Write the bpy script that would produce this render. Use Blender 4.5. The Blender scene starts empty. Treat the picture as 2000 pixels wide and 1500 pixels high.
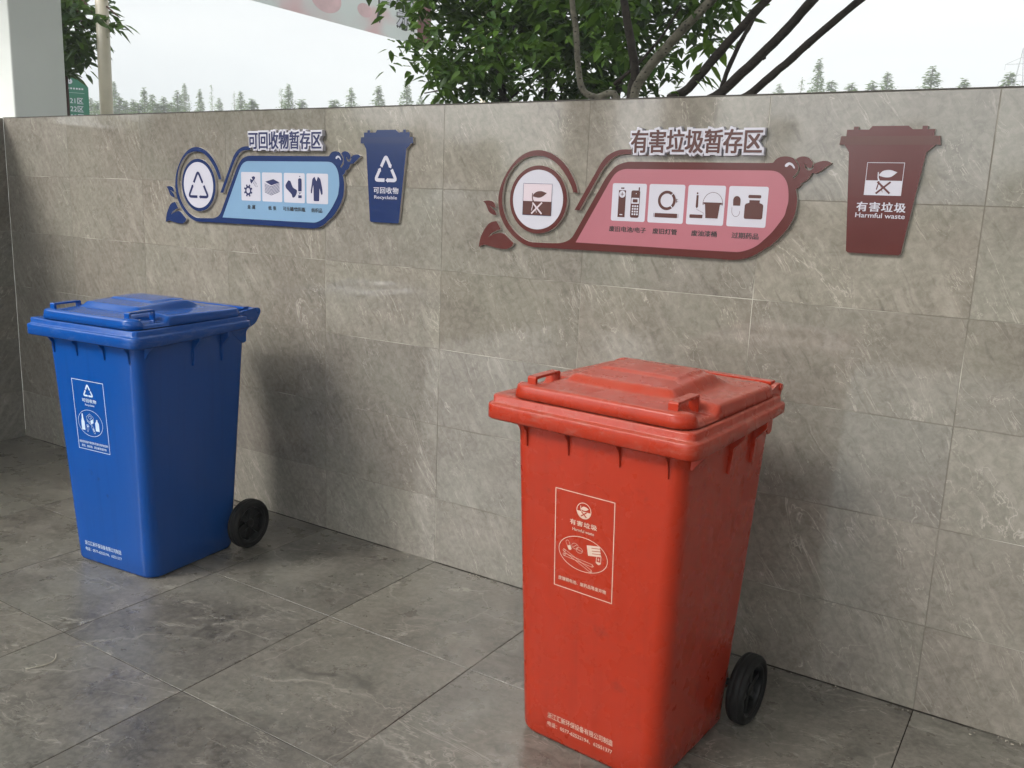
import bpy, bmesh, math, random
from mathutils import Vector, Matrix, Euler
R = math.radians
random.seed(7)
S = bpy.context.scene
COL = S.collection

# ---------------- camera ----------------
cam_d = bpy.data.cameras.new('camera')
cam = bpy.data.objects.new('camera', cam_d); COL.objects.link(cam)
FW = Vector((-0.52432955, 0.82773695, -0.19982507)); RT = Vector((0.83985339, 0.54141259, 0.03897035)); UP = Vector((-0.14045101, 0.14739045, 0.97905631))
CP = Vector((2.63013825, -2.68330925, 1.42635286))
cam.matrix_world = Matrix(((RT.x, UP.x, -FW.x, CP.x), (RT.y, UP.y, -FW.y, CP.y), (RT.z, UP.z, -FW.z, CP.z), (0, 0, 0, 1)))
cam_d.sensor_width = 36; cam_d.lens = 1736.23 / 2000 * 36; cam_d.clip_end = 2000; cam_d.clip_start = 0.05
S.camera = cam

# ---------------- sky, sun, exposure ----------------
SUN_DIR = Vector((0.60, 1.25, -1.0)).normalized()      # the way the light travels
el = math.asin(-SUN_DIR.z); az = math.atan2(-SUN_DIR.x, -SUN_DIR.y)
W = bpy.data.worlds.new('World'); S.world = W; W.use_nodes = True
wn, wl = W.node_tree.nodes, W.node_tree.links
bg = wn['Background']
sky = wn.new('ShaderNodeTexSky'); sky.sky_type = 'NISHITA'; sky.sun_disc = False
sky.sun_elevation = el; sky.sun_rotation = az; sky.dust_density = 6.0; sky.air_density = 1.0
hs = wn.new('ShaderNodeHueSaturation'); hs.inputs['Saturation'].default_value = 0.12
wl.new(sky.outputs[0], hs.inputs['Color'])
mx = wn.new('ShaderNodeMix'); mx.data_type = 'RGBA'; mx.inputs[0].default_value = 0.55
wl.new(hs.outputs[0], mx.inputs[6]); mx.inputs[7].default_value = (8.3, 8.75, 8.9, 1)     # thin cloud over the clear sky
cn = wn.new('ShaderNodeTexNoise'); cn.inputs['Scale'].default_value = 2.2; cn.inputs['Detail'].default_value = 4; cn.inputs['Distortion'].default_value = 0.4
cm = wn.new('ShaderNodeMapping'); cm.inputs['Scale'].default_value = (1, 1, 3.5); ct = wn.new('ShaderNodeTexCoord'); wl.new(ct.outputs['Generated'], cm.inputs[0]); wl.new(cm.outputs[0], cn.inputs['Vector'])
cr = wn.new('ShaderNodeValToRGB'); cr.color_ramp.elements[0].position = 0.35; cr.color_ramp.elements[0].color = (7.9 / 10, 8.5 / 10, 8.8 / 10, 1); cr.color_ramp.elements[1].position = 0.7; cr.color_ramp.elements[1].color = (0.98, 0.99, 0.98, 1)
wl.new(cn.outputs['Fac'], cr.inputs[0]); cs = wn.new('ShaderNodeVectorMath'); cs.operation = 'SCALE'; cs.inputs['Scale'].default_value = 10.0; wl.new(cr.outputs[0], cs.inputs[0]); wl.new(cs.outputs[0], mx.inputs[7])
# bright aureole of the veiled sun in the cloud
tcw = wn.new('ShaderNodeTexCoord'); dp = wn.new('ShaderNodeVectorMath'); dp.operation = 'DOT_PRODUCT'; dp.inputs[1].default_value = tuple(-SUN_DIR)
wl.new(tcw.outputs['Generated'], dp.inputs[0])
ra = wn.new('ShaderNodeMapRange'); ra.interpolation_type = 'SMOOTHSTEP'; ra.inputs['From Min'].default_value = 0.25; ra.inputs['From Max'].default_value = 1.0; ra.inputs['To Min'].default_value = 1.0; ra.inputs['To Max'].default_value = 2.9
wl.new(dp.outputs['Value'], ra.inputs['Value'])
sc_ = wn.new('ShaderNodeVectorMath'); sc_.operation = 'SCALE'; wl.new(mx.outputs[2], sc_.inputs[0]); wl.new(ra.outputs[0], sc_.inputs['Scale'])
wl.new(sc_.outputs[0], bg.inputs['Color']); bg.inputs['Strength'].default_value = 0.105
sun_d = bpy.data.lights.new('sun', 'SUN'); sun_d.energy = 2.15; sun_d.angle = R(18); sun_d.color = (1.0, 0.95, 0.87)
sun = bpy.data.objects.new('sun', sun_d); COL.objects.link(sun)
sun.rotation_euler = SUN_DIR.to_track_quat('-Z', 'Y').to_euler(); sun.location = (-6, -8, 12)
S.view_settings.view_transform = 'Standard'; S.view_settings.look = 'None'
S.view_settings.exposure = 0.52; S.view_settings.gamma = 1
S.cycles.use_denoising = True
S.cycles.max_bounces = 8

# ---------------- helpers ----------------
def tag(o, label=None, cat=None, group=None, kind=None):
    if label: o['label'] = label
    if cat: o['category'] = cat
    if group: o['group'] = group
    if kind: o['kind'] = kind
    return o
def empty(name, loc=(0, 0, 0), rz=0.0):
    o = bpy.data.objects.new(name, None); COL.objects.link(o); o.location = loc; o.rotation_euler = (0, 0, rz)
    o.empty_display_size = 0.1
    return o
def link(name, me, mats, parent=None, smooth=False, bevel=0.0, seg=2, angle=35):
    o = bpy.data.objects.new(name, me); COL.objects.link(o)
    for m in (mats if isinstance(mats, (list, tuple)) else [mats]): me.materials.append(m)
    if parent: o.parent = parent
    if smooth: me.polygons.foreach_set('use_smooth', [True] * len(me.polygons))
    if bevel:
        b = o.modifiers.new('bevel', 'BEVEL'); b.width = bevel; b.segments = seg; b.limit_method = 'ANGLE'; b.angle_limit = R(angle)
        me.polygons.foreach_set('use_smooth', [True] * len(me.polygons))
        b.harden_normals = True
    return o
def from_data(name, V, F, mats, parent=None, smooth=False, bevel=0.0, **k):
    me = bpy.data.meshes.new(name); me.from_pydata([tuple(v) for v in V], [], F); me.update()
    return link(name, me, mats, parent, smooth, bevel, **k)
def bm_obj(name, bm, mats, parent=None, smooth=False, bevel=0.0, **k):
    bmesh.ops.recalc_face_normals(bm, faces=bm.faces)
    me = bpy.data.meshes.new(name); bm.to_mesh(me); bm.free(); me.update()
    return link(name, me, mats, parent, smooth, bevel, **k)
def bx(bm, lo, hi, mi=0):
    v = [bm.verts.new((x, y, z)) for x in (lo[0], hi[0]) for y in (lo[1], hi[1]) for z in (lo[2], hi[2])]
    for f in ((0, 1, 3, 2), (4, 6, 7, 5), (0, 4, 5, 1), (2, 3, 7, 6), (0, 2, 6, 4), (1, 5, 7, 3)):
        bm.faces.new([v[i] for i in f]).material_index = mi
def tube(bm, pts, rad, n=8, cap=True):
    rad = rad if isinstance(rad, (list, tuple)) else [rad] * len(pts)
    pts = [Vector(p) for p in pts]; rings = []
    ref = None
    for i, p in enumerate(pts):
        d = (pts[min(i + 1, len(pts) - 1)] - pts[max(i - 1, 0)]).normalized()
        if ref is None: ref = d.orthogonal().normalized()
        a = (ref - d * ref.dot(d)).normalized(); ref = a; b = d.cross(a)
        rings.append([bm.verts.new(p + (a * math.cos(2 * math.pi * k / n) + b * math.sin(2 * math.pi * k / n)) * rad[i]) for k in range(n)])
    for A, B in zip(rings, rings[1:]):
        for k in range(n): bm.faces.new((A[k], A[(k + 1) % n], B[(k + 1) % n], B[k]))
    if cap: bm.faces.new(rings[0][::-1]); bm.faces.new(rings[-1])
def loft(bm, rings, cap0=False, cap1=False, mi=0):
    rs = [[bm.verts.new(p) for p in r] for r in rings]
    n = len(rs[0])
    for A, B in zip(rs, rs[1:]):
        for k in range(n): bm.faces.new((A[k], A[(k + 1) % n], B[(k + 1) % n], B[k])).material_index = mi
    if cap0: bm.faces.new(rs[0][::-1])
    if cap1: bm.faces.new(rs[-1])
    return rs
def rrect(x0, x1, y0, y1, r, n=6):
    P = []
    for cx, cy, a0 in ((x1 - r, y0 + r, -90), (x1 - r, y1 - r, 0), (x0 + r, y1 - r, 90), (x0 + r, y0 + r, 180)):
        for k in range(n + 1):
            a = R(a0 + 90 * k / n); P.append((cx + r * math.cos(a), cy + r * math.sin(a)))
    return P
def smooth_poly(P, sub=4, corner=48):
    n = len(P); out = []; V = [Vector(p) for p in P]
    def is_c(i):
        a = V[i] - V[i - 1]; b = V[(i + 1) % n] - V[i]
        return a.length < 1e-9 or b.length < 1e-9 or a.angle(b, 0) > R(corner)
    for i in range(n):
        p1, p2 = V[i], V[(i + 1) % n]
        out.append(tuple(p1))
        if (p2 - p1).length < 0.003: continue
        c1, c2 = is_c(i), is_c((i + 1) % n)
        if c1 and c2: continue
        p0 = V[i - 1] if not c1 else p1 - (p2 - p1); p3 = V[(i + 2) % n] if not c2 else p2 + (p2 - p1)
        L = (p2 - p1).length
        # long straight runs stay straight
        if L > 0.12: continue
        m1 = (p2 - p0) * 0.5; m2 = (p3 - p1) * 0.5
        if m1.length > L: m1 *= L / m1.length
        if m2.length > L: m2 *= L / m2.length
        for s in range(1, sub):
            t = s / sub
            out.append(tuple((2*t**3-3*t*t+1)*p1 + (t**3-2*t*t+t)*m1 + (-2*t**3+3*t*t)*p2 + (t**3-t*t)*m2))
    return out
# a flat board lying against a plane: polygon (u, v), pushed out from depth d0 to d1 along the plane's normal
def board(bm, P, M, d0, d1, mi=0, edge=0):
    from mathutils.geometry import tessellate_polygon
    n = len(P)
    T3 = tessellate_polygon([[Vector((p[0], p[1], 0)) for p in P]])
    top = [bm.verts.new(M @ Vector((p[0], p[1], d1))) for p in P]
    for t in T3:
        try: bm.faces.new([top[i] for i in t]).material_index = mi
        except ValueError: pass
    if d0 is not None and abs(d1 - d0) > 1e-9:
        bot = [bm.verts.new(M @ Vector((p[0], p[1], d0))) for p in P]
        for i in range(n):
            bm.faces.new((top[i], top[(i + 1) % n], bot[(i + 1) % n], bot[i])).material_index = edge
        for t in T3:
            try: bm.faces.new([bot[i] for i in t[::-1]]).material_index = edge
            except ValueError: pass
def circle(cx, cy, r, n=48, ry=None, a0=0, a1=360):
    m = n if a1 - a0 >= 360 else n + 1
    return [(cx + r * math.cos(R(a0 + (a1 - a0) * k / n)), cy + (ry or r) * math.sin(R(a0 + (a1 - a0) * k / n))) for k in range(m)]
def band(P, w, closed=False):
    # a stroke of width w along the polyline P
    n = len(P); V = [Vector(p) for p in P]; Lf, Rt = [], []
    for i in range(n):
        a = V[i] - V[i - 1] if (i > 0 or closed) else V[1] - V[0]
        b = V[(i + 1) % n] - V[i] if (i < n - 1 or closed) else V[-1] - V[-2]
        a.normalize(); b.normalize(); t = (a + b)
        if t.length < 1e-6: t = a
        t.normalize(); nn = Vector((-t.y, t.x)); k = 1 / max(0.5, nn.dot(Vector((-a.y, a.x))))
        Lf.append(tuple(V[i] + nn * w / 2 * k)); Rt.append(tuple(V[i] - nn * w / 2 * k))
    return Lf, Rt
def stroke(bm, P, w, M, d0, d1, mi=0, closed=False):
    A, B = band(P, w, closed); n = len(P)
    for i in range(n if closed else n - 1):
        j = (i + 1) % n
        q = [A[i], B[i], B[j], A[j]]
        bm.faces.new([bm.verts.new(M @ Vector((p[0], p[1], d1))) for p in q]).material_index = mi
# lettering: text turned into a mesh, fitted into a box given in the plane's own metres
def text_mesh(s, bold=0.0, halo=0.0, space=1.0):
    c = bpy.data.curves.new('lettering', 'FONT'); c.body = s; c.size = 1; c.offset = bold; c.space_character = space
    c.resolution_u = 3
    if halo: c.bevel_depth = halo; c.bevel_resolution = 2
    o = bpy.data.objects.new('lettering', c); COL.objects.link(o)
    dg = bpy.context.evaluated_depsgraph_get(); me = bpy.data.meshes.new_from_object(o.evaluated_get(dg))
    V = [tuple(v.co) for v in me.vertices]; F = [tuple(p.vertices) for p in me.polygons]
    bpy.data.objects.remove(o); bpy.data.meshes.remove(me); bpy.data.curves.remove(c)
    return V, F
def letters(bm, s, box, M, d, bold=0.012, mi=0, space=1.0, halo=0.0, halo_box=None, thick=0.0):
    V, F = text_mesh(s, 0.0, 0.0, space)
    x0, x1 = min(v[0] for v in V), max(v[0] for v in V); y0, y1 = min(v[1] for v in V), max(v[1] for v in V)
    sx = (box[1] - box[0]) / (x1 - x0); sy = (box[3] - box[2]) / (y1 - y0)
    if halo:
        V, F = text_mesh(s, 0.0, halo, space)
        zs = max(abs(v[2]) for v in V) or 1
        vs = [bm.verts.new(M @ Vector((box[0] + (v[0] - x0) * sx, box[2] + (v[1] - y0) * sy, d + max(-thick, v[2] / zs * 0.0012 if v[2] > 0 else -thick)))) for v in V]
        for f in F:
            try: bm.faces.new([vs[i] for i in f]).material_index = mi
            except ValueError: pass
        return
    # heavier strokes: the glyphs laid over themselves a hair apart, each a touch prouder than the last
    e = bold; offs = [(0, 0)] if e <= 0 else [(e, e * .5), (-e, -e * .5), (-e, e * .5), (e, -e * .5), (0, 0)]
    for k, (ox, oy) in enumerate(offs):
        vs = [bm.verts.new(M @ Vector((box[0] + (v[0] + ox - x0) * sx, box[2] + (v[1] + oy - y0) * sy, d + k * 0.00006))) for v in V]
        for f in F:
            try: bm.faces.new([vs[i] for i in f]).material_index = mi
            except ValueError: pass
# ---------------- materials ----------------
def mat(name, rgb, rough=0.5, spec=0.5, metal=0.0):
    m = bpy.data.materials.new(name); m.use_nodes = True; b = m.node_tree.nodes['Principled BSDF']
    b.inputs['Base Color'].default_value = (*rgb, 1); b.inputs['Roughness'].default_value = rough
    b.inputs['Metallic'].default_value = metal; b.inputs['Specular IOR Level'].default_value = spec
    return m
class NT:
    def __init__(s, m): s.t = m.node_tree; s.n = s.t.nodes; s.l = s.t.links; s.b = s.n['Principled BSDF']
    def add(s, kind, **k):
        x = s.n.new(kind)
        for a, v in k.items():
            if a in x.inputs and not hasattr(type(x), a): x.inputs[a].default_value = v
            else: setattr(x, a, v)
        return x
    def ln(s, a, b): s.l.new(a, b)
    def coord(s, out='Object', scale=(1, 1, 1), rot=(0, 0, 0), loc=(0, 0, 0)):
        c = s.n.new('ShaderNodeTexCoord'); mp = s.n.new('ShaderNodeMapping')
        mp.inputs['Scale'].default_value = scale; mp.inputs['Rotation'].default_value = rot; mp.inputs['Location'].default_value = loc
        s.ln(c.outputs[out], mp.inputs[0]); return mp.outputs[0]
    def noise(s, vec, scale, detail=4, rough=0.5, dist=0.0):
        x = s.n.new('ShaderNodeTexNoise'); x.inputs['Scale'].default_value = scale; x.inputs['Detail'].default_value = detail
        x.inputs['Roughness'].default_value = rough; x.inputs['Distortion'].default_value = dist
        if vec is not None: s.ln(vec, x.inputs['Vector'])
        return x.outputs['Fac']
    def ramp(s, fac, stops):
        x = s.n.new('ShaderNodeValToRGB'); e = x.color_ramp.elements
        while len(e) < len(stops): e.new(0.5)
        for q, (p, c) in zip(e, stops):
            q.position = p; q.color = (*c, 1) if isinstance(c, tuple) else (c, c, c, 1)
        s.ln(fac, x.inputs[0]); return x.outputs[0]
    def mix(s, fac, a, b, mode='MIX'):
        x = s.n.new('ShaderNodeMix'); x.data_type = 'RGBA'; x.blend_type = mode
        for sock, v in ((0, fac), (6, a), (7, b)):
            if hasattr(v, 'node'): s.ln(v, x.inputs[sock])
            elif sock == 0: x.inputs[0].default_value = v
            else: x.inputs[sock].default_value = (*v, 1)
        return x.outputs[2]
    def math(s, op, a, b=0.0):
        x = s.n.new('ShaderNodeMath'); x.operation = op
        for i, v in enumerate((a, b)):
            if hasattr(v, 'node'): s.ln(v, x.inputs[i])
            else: x.inputs[i].default_value = v
        return x.outputs[0]
    def bump(s, h, strength=0.2, dist=0.001):
        x = s.n.new('ShaderNodeBump'); x.inputs['Strength'].default_value = strength; x.inputs['Distance'].default_value = dist
        s.ln(h, x.inputs['Height']); s.ln(x.outputs[0], s.b.inputs['Normal'])

def stone(name, dark, light, vein, rough, rot, veins=0.35, streak=(3.0, 26.0), cracks=0.0, gloss=0.66):
    m = mat(name, dark, rough, gloss); t = NT(m)
    uv = t.coord('UV')
    rt = t.n.new('ShaderNodeMapping'); rt.vector_type = 'POINT'; rt.inputs['Rotation'].default_value = (0, 0, rot); t.ln(uv, rt.inputs[0])
    st = t.n.new('ShaderNodeMapping'); st.inputs['Scale'].default_value = (streak[0], streak[1], 1); t.ln(rt.outputs[0], st.inputs[0])
    wob = t.n.new('ShaderNodeTexNoise'); wob.inputs['Scale'].default_value = 5; wob.inputs['Detail'].default_value = 3; t.ln(uv, wob.inputs['Vector'])
    ad = t.n.new('ShaderNodeMixRGB'); ad.blend_type = 'ADD'; ad.inputs[0].default_value = 1.0
    sc = t.n.new('ShaderNodeMixRGB'); sc.blend_type = 'MULTIPLY'; sc.inputs[0].default_value = 1.0; sc.inputs[2].default_value = (1.7, 1.7, 0, 1)
    t.ln(wob.outputs['Color'], sc.inputs[1]); t.ln(st.outputs[0], ad.inputs[1]); t.ln(sc.outputs[0], ad.inputs[2])
    cloud = t.noise(uv, 4.5, 6, 0.6, 0.6)
    base = t.ramp(cloud, [(0.3, dark), (0.72, light)])
    base = t.mix(t.ramp(t.noise(uv, 2.3, 3), [(0.42, 0.0), (0.6, 0.5)]), base, (light[0] * 0.93, light[1] * 1.0, light[2] * 0.97))
    fine = t.noise(uv, 46, 7, 0.68, 0.5)
    base = t.mix(t.ramp(fine, [(0.4, 0.0), (0.62, 0.34)]), base, vein)
    mid = t.noise(uv, 15, 6, 0.66, 1.2)
    base = t.mix(t.ramp(mid, [(0.3, 0.42), (0.46, 0.0)]), base, tuple(0.7 * d for d in dark))
    # soft brushed streaks
    s1 = t.noise(ad.outputs[0], 1.0, 6, 0.62, 0.3)
    m1 = t.ramp(s1, [(0.47, 0.0), (0.68, veins)])
    brk = t.ramp(t.noise(uv, 3.7, 5, 0.6, 1.0), [(0.40, 0.12), (0.62, 1.0)])
    c1 = t.mix(t.math('MULTIPLY', m1, brk), base, vein)
    s2 = t.noise(ad.outputs[0], 1.9, 5, 0.6, 0.2)
    c2 = t.mix(t.ramp(s2, [(0.24, 0.55), (0.42, 0.0)]), c1, tuple(0.62 * d for d in dark))
    # thin pale veins: narrow band of a wrinkled noise, broken up by patches
    s3 = t.noise(ad.outputs[0], 0.8, 5, 0.6, 1.1)
    line = t.ramp(t.math('ABSOLUTE', t.math('SUBTRACT', s3, 0.53)), [(0.0, 0.9), (0.009, 0.0)])
    patch = t.ramp(t.noise(uv, 7, 3), [(0.46, 0.0), (0.6, 0.8)])
    c3 = t.mix(t.math('MULTIPLY', line, patch), c2, tuple(min(1, 1.25 * v) for v in vein))
    # a few long branching veins
    lm = t.n.new('ShaderNodeMapping'); lm.inputs['Scale'].default_value = (1.1, 3.6, 1); t.ln(rt.outputs[0], lm.inputs[0])
    s4 = t.noise(lm.outputs[0], 1.0, 7, 0.62, 0.9)
    l4 = t.ramp(t.math('ABSOLUTE', t.math('SUBTRACT', s4, 0.5)), [(0.0, 0.85), (0.0045, 0.0)])
    c3 = t.mix(t.math('MULTIPLY', l4, t.ramp(t.noise(uv, 1.9, 2), [(0.50, 0.0), (0.60, 1.0)])), c3, tuple(min(1, 1.15 * v) for v in vein))
    # little dark pits
    vor = t.n.new('ShaderNodeTexVoronoi'); vor.inputs['Scale'].default_value = 55; t.ln(uv, vor.inputs['Vector'])
    pit = t.ramp(vor.outputs['Distance'], [(0.06, 1.0), (0.2, 0.0)])
    where = t.ramp(t.noise(uv, 6.5, 3, 0.6), [(0.6, 0.0), (0.7, 0.6)])
    c4 = t.mix(t.math('MULTIPLY', t.math('MULTIPLY', pit, where), 0.25 if cracks else 1.0), c3, tuple(0.5 * d for d in dark))
    if cracks:
        vc = t.n.new('ShaderNodeTexVoronoi'); vc.feature = 'DISTANCE_TO_EDGE'; vc.inputs['Scale'].default_value = 1.7
        w2 = t.n.new('ShaderNodeMixRGB'); w2.blend_type = 'ADD'; w2.inputs[0].default_value = 0.09
        n2 = t.n.new('ShaderNodeTexNoise'); n2.inputs['Scale'].default_value = 9; n2.inputs['Detail'].default_value = 4; t.ln(uv, n2.inputs['Vector'])
        t.ln(uv, w2.inputs[1]); t.ln(n2.outputs['Color'], w2.inputs[2]); t.ln(w2.outputs[0], vc.inputs['Vector'])
        ln_ = t.ramp(vc.outputs['Distance'], [(0.0, 1.0), (0.0062, 0.0)])
        pt = t.ramp(t.noise(uv, 2.6, 2), [(0.44, 0.0), (0.56, cracks)])
        c4 = t.mix(t.math('MULTIPLY', ln_, pt), c4, vein)
    # each tile a touch lighter or darker
    at = t.n.new('ShaderNodeAttribute'); at.attribute_name = 'tint'
    c5 = t.mix(1.0, c4, at.outputs['Color'], 'MULTIPLY')
    t.ln(c5, t.b.inputs['Base Color'])
    rn = t.ramp(t.noise(uv, 9, 5, 0.6), [(0.3, rough * 0.8), (0.75, rough * 1.5)])
    t.ln(rn, t.b.inputs['Roughness'])
    t.bump(t.math('ADD', s1, t.noise(uv, 60, 3)), 0.025, 0.0005)
    return m
M_wall = stone('wall_tile', (0.152, 0.135, 0.114), (0.220, 0.199, 0.170), (0.35, 0.325, 0.285), 0.060, R(57), 0.50, (4.5, 24.0))
M_floor = stone('floor_tile', (0.047, 0.0415, 0.0345), (0.180, 0.162, 0.137), (0.31, 0.288, 0.245), 0.28, R(-14), 0.40, (1.8, 8.0), 0.8, 0.5)
def grout(name, a, b):
    m = mat(name, a, 0.9, 0.2); t = NT(m); c = t.coord('Object')
    t.ln(t.ramp(t.noise(c, 3.2, 4), [(0.50, a), (0.66, b)]), t.b.inputs['Base Color']); return m
M_grout_w = grout('pale_grout', (0.17, 0.155, 0.13), (0.46, 0.44, 0.39))
M_grout_f = grout('dark_grout', (0.022, 0.019, 0.015), (0.20, 0.19, 0.16))
def plastic(name, rgb, dust, rough=0.32, spots=()):
    m = mat(name, rgb, rough, 0.36); t = NT(m); c = t.coord('Object')
    big = t.noise(c, 3.0, 5, 0.6)
    c1 = t.mix(t.ramp(big, [(0.35, 0.0), (0.8, 0.22)]), rgb, tuple(0.72 * v for v in rgb))
    # rain streaks down the sides
    sc = t.coord('Object', (38, 38, 1.6)); stv = t.ramp(t.noise(sc, 1.0, 3), [(0.50, 0.0), (0.82, 0.32)])
    c2 = t.mix(stv, c1, tuple(0.6 * v for v in rgb))
    # dust resting on what faces up
    g = t.n.new('ShaderNodeNewGeometry'); sp = t.n.new('ShaderNodeSeparateXYZ'); t.ln(g.outputs['Normal'], sp.inputs[0])
    up = t.ramp(sp.outputs[2], [(0.3, 0.0), (0.95, 1.0)])
    dn = t.ramp(t.noise(c, 22, 6, 0.65), [(0.3, 0.35), (0.75, 0.75)])
    fac = t.math('MULTIPLY', t.math('MULTIPLY', up, dn), dust[3])
    c3 = t.mix(fac, c2, dust[:3])
    # scuffs
    sf = t.ramp(t.noise(t.coord('Object', (1, 1, 2.5)), 34, 6, 0.7), [(0.62, 0.0), (0.8, 0.2)])
    c4 = t.mix(t.math('MULTIPLY', sf, t.ramp(t.noise(c, 4, 2), [(0.5, 0.0), (0.65, 1.0)])), c3, dust[:3])
    # chalky wear along the collar
    so = t.n.new('ShaderNodeSeparateXYZ'); t.ln(c, so.inputs[0])
    band_ = t.ramp(t.math('ABSOLUTE', t.math('SUBTRACT', so.outputs[2], 0.912)), [(0.018, 1.0), (0.045, 0.0)])
    wear = t.ramp(t.noise(t.coord('Object', (1, 1, 3)), 16, 7, 0.72, 0.6), [(0.50, 0.0), (0.70, 0.5)])
    c4 = t.mix(t.math('MULTIPLY', band_, wear), c4, dust[:3])
    # smudges
    for sx, sy, sz, sr in spots:
        vm = t.n.new('ShaderNodeVectorMath'); vm.operation = 'DISTANCE'; vm.inputs[1].default_value = (sx, sy, sz); t.ln(c, vm.inputs[0])
        dd = t.math('ADD', t.math('DIVIDE', vm.outputs['Value'], sr), t.math('MULTIPLY', t.noise(c, 60, 5, 0.7), 1.2))
        c4 = t.mix(t.ramp(dd, [(0.55, 0.42), (1.25, 0.0)]), c4, tuple(0.22 * v + 0.01 for v in rgb))
    t.ln(c4, t.b.inputs['Base Color'])
    t.ln(t.ramp(t.noise(c, 14, 5), [(0.3, rough * 0.85), (0.8, rough * 1.5)]), t.b.inputs['Roughness'])
    t.bump(t.noise(c, 220, 2), 0.05, 0.0004)
    return m
M_red = plastic('red_plastic', (0.40, 0.029, 0.0085), (0.40, 0.17, 0.13, 0.6), 0.25, ((0.14, 0.05, 0.775, 0.035), (0.16, 0.05, 0.76, 0.03), (-0.115, 0.05, 0.72, 0.02), (0.05, 0.06, 0.38, 0.06), (-0.02, 0.055, 0.77, 0.014), (0.1, 0.07, 0.25, 0.05)))
M_blue = plastic('blue_plastic', (0.0004, 0.066, 0.32), (0.07, 0.14, 0.34, 0.3), 0.15, ((-0.06, 0.06, 0.38, 0.04), (-0.02, 0.07, 0.36, 0.03), (0.02, 0.07, 0.30, 0.02)))
def plain(name, rgb, rough=0.5, var=0.12, scale=8, spec=0.5, metal=0.0, bump=0.0):
    m = mat(name, rgb, rough, spec, metal); t = NT(m); c = t.coord('Object')
    t.ln(t.ramp(t.noise(c, scale, 5, 0.6), [(0.3, tuple(v * (1 - var) for v in rgb)), (0.75, tuple(min(1, v * (1 + var)) for v in rgb))]), t.b.inputs['Base Color'])
    if bump: t.bump(t.noise(c, scale * 6, 5), bump, 0.002)
    return m
M_tyre = plain('black_rubber', (0.006, 0.006, 0.006), 0.6, 0.5, 30, 0.25)
M_hub = plain('black_plastic', (0.0035, 0.0035, 0.004), 0.35, 0.3, 20, 0.3)
M_maroon = plain('maroon_print', (0.085, 0.015, 0.014), 0.16, 0.08, 3)
M_brown = plain('dark_brown_print', (0.075, 0.022, 0.018), 0.25, 0.06, 3)
M_pink = plain('pink_print', (0.36, 0.125, 0.155), 0.18, 0.05, 3)
M_white = plain('white_print', (0.50, 0.49, 0.56), 0.25, 0.04, 3)
M_edge = plain('white_board_edge', (0.60, 0.56, 0.52), 0.5, 0.1, 20)
M_navy = plain('navy_print', (0.012, 0.028, 0.105), 0.16, 0.08, 3)
M_dnavy = plain('dark_navy_print', (0.022, 0.028, 0.095), 0.25, 0.06, 3)
M_sky = plain('light_blue_print', (0.185, 0.31, 0.46), 0.18, 0.05, 3)
M_ink = plain('black_print', (0.012, 0.012, 0.014), 0.4, 0.1, 3)
M_lpink = plain('pale_pink_print', (0.56, 0.47, 0.52), 0.3, 0.04, 3)
M_ink_pale = plain('pale_ink', (0.70, 0.50, 0.40), 0.5, 0.12, 60)
M_ink_blue = plain('pale_blue_ink', (0.55, 0.66, 0.80), 0.5, 0.12, 60)
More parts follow.
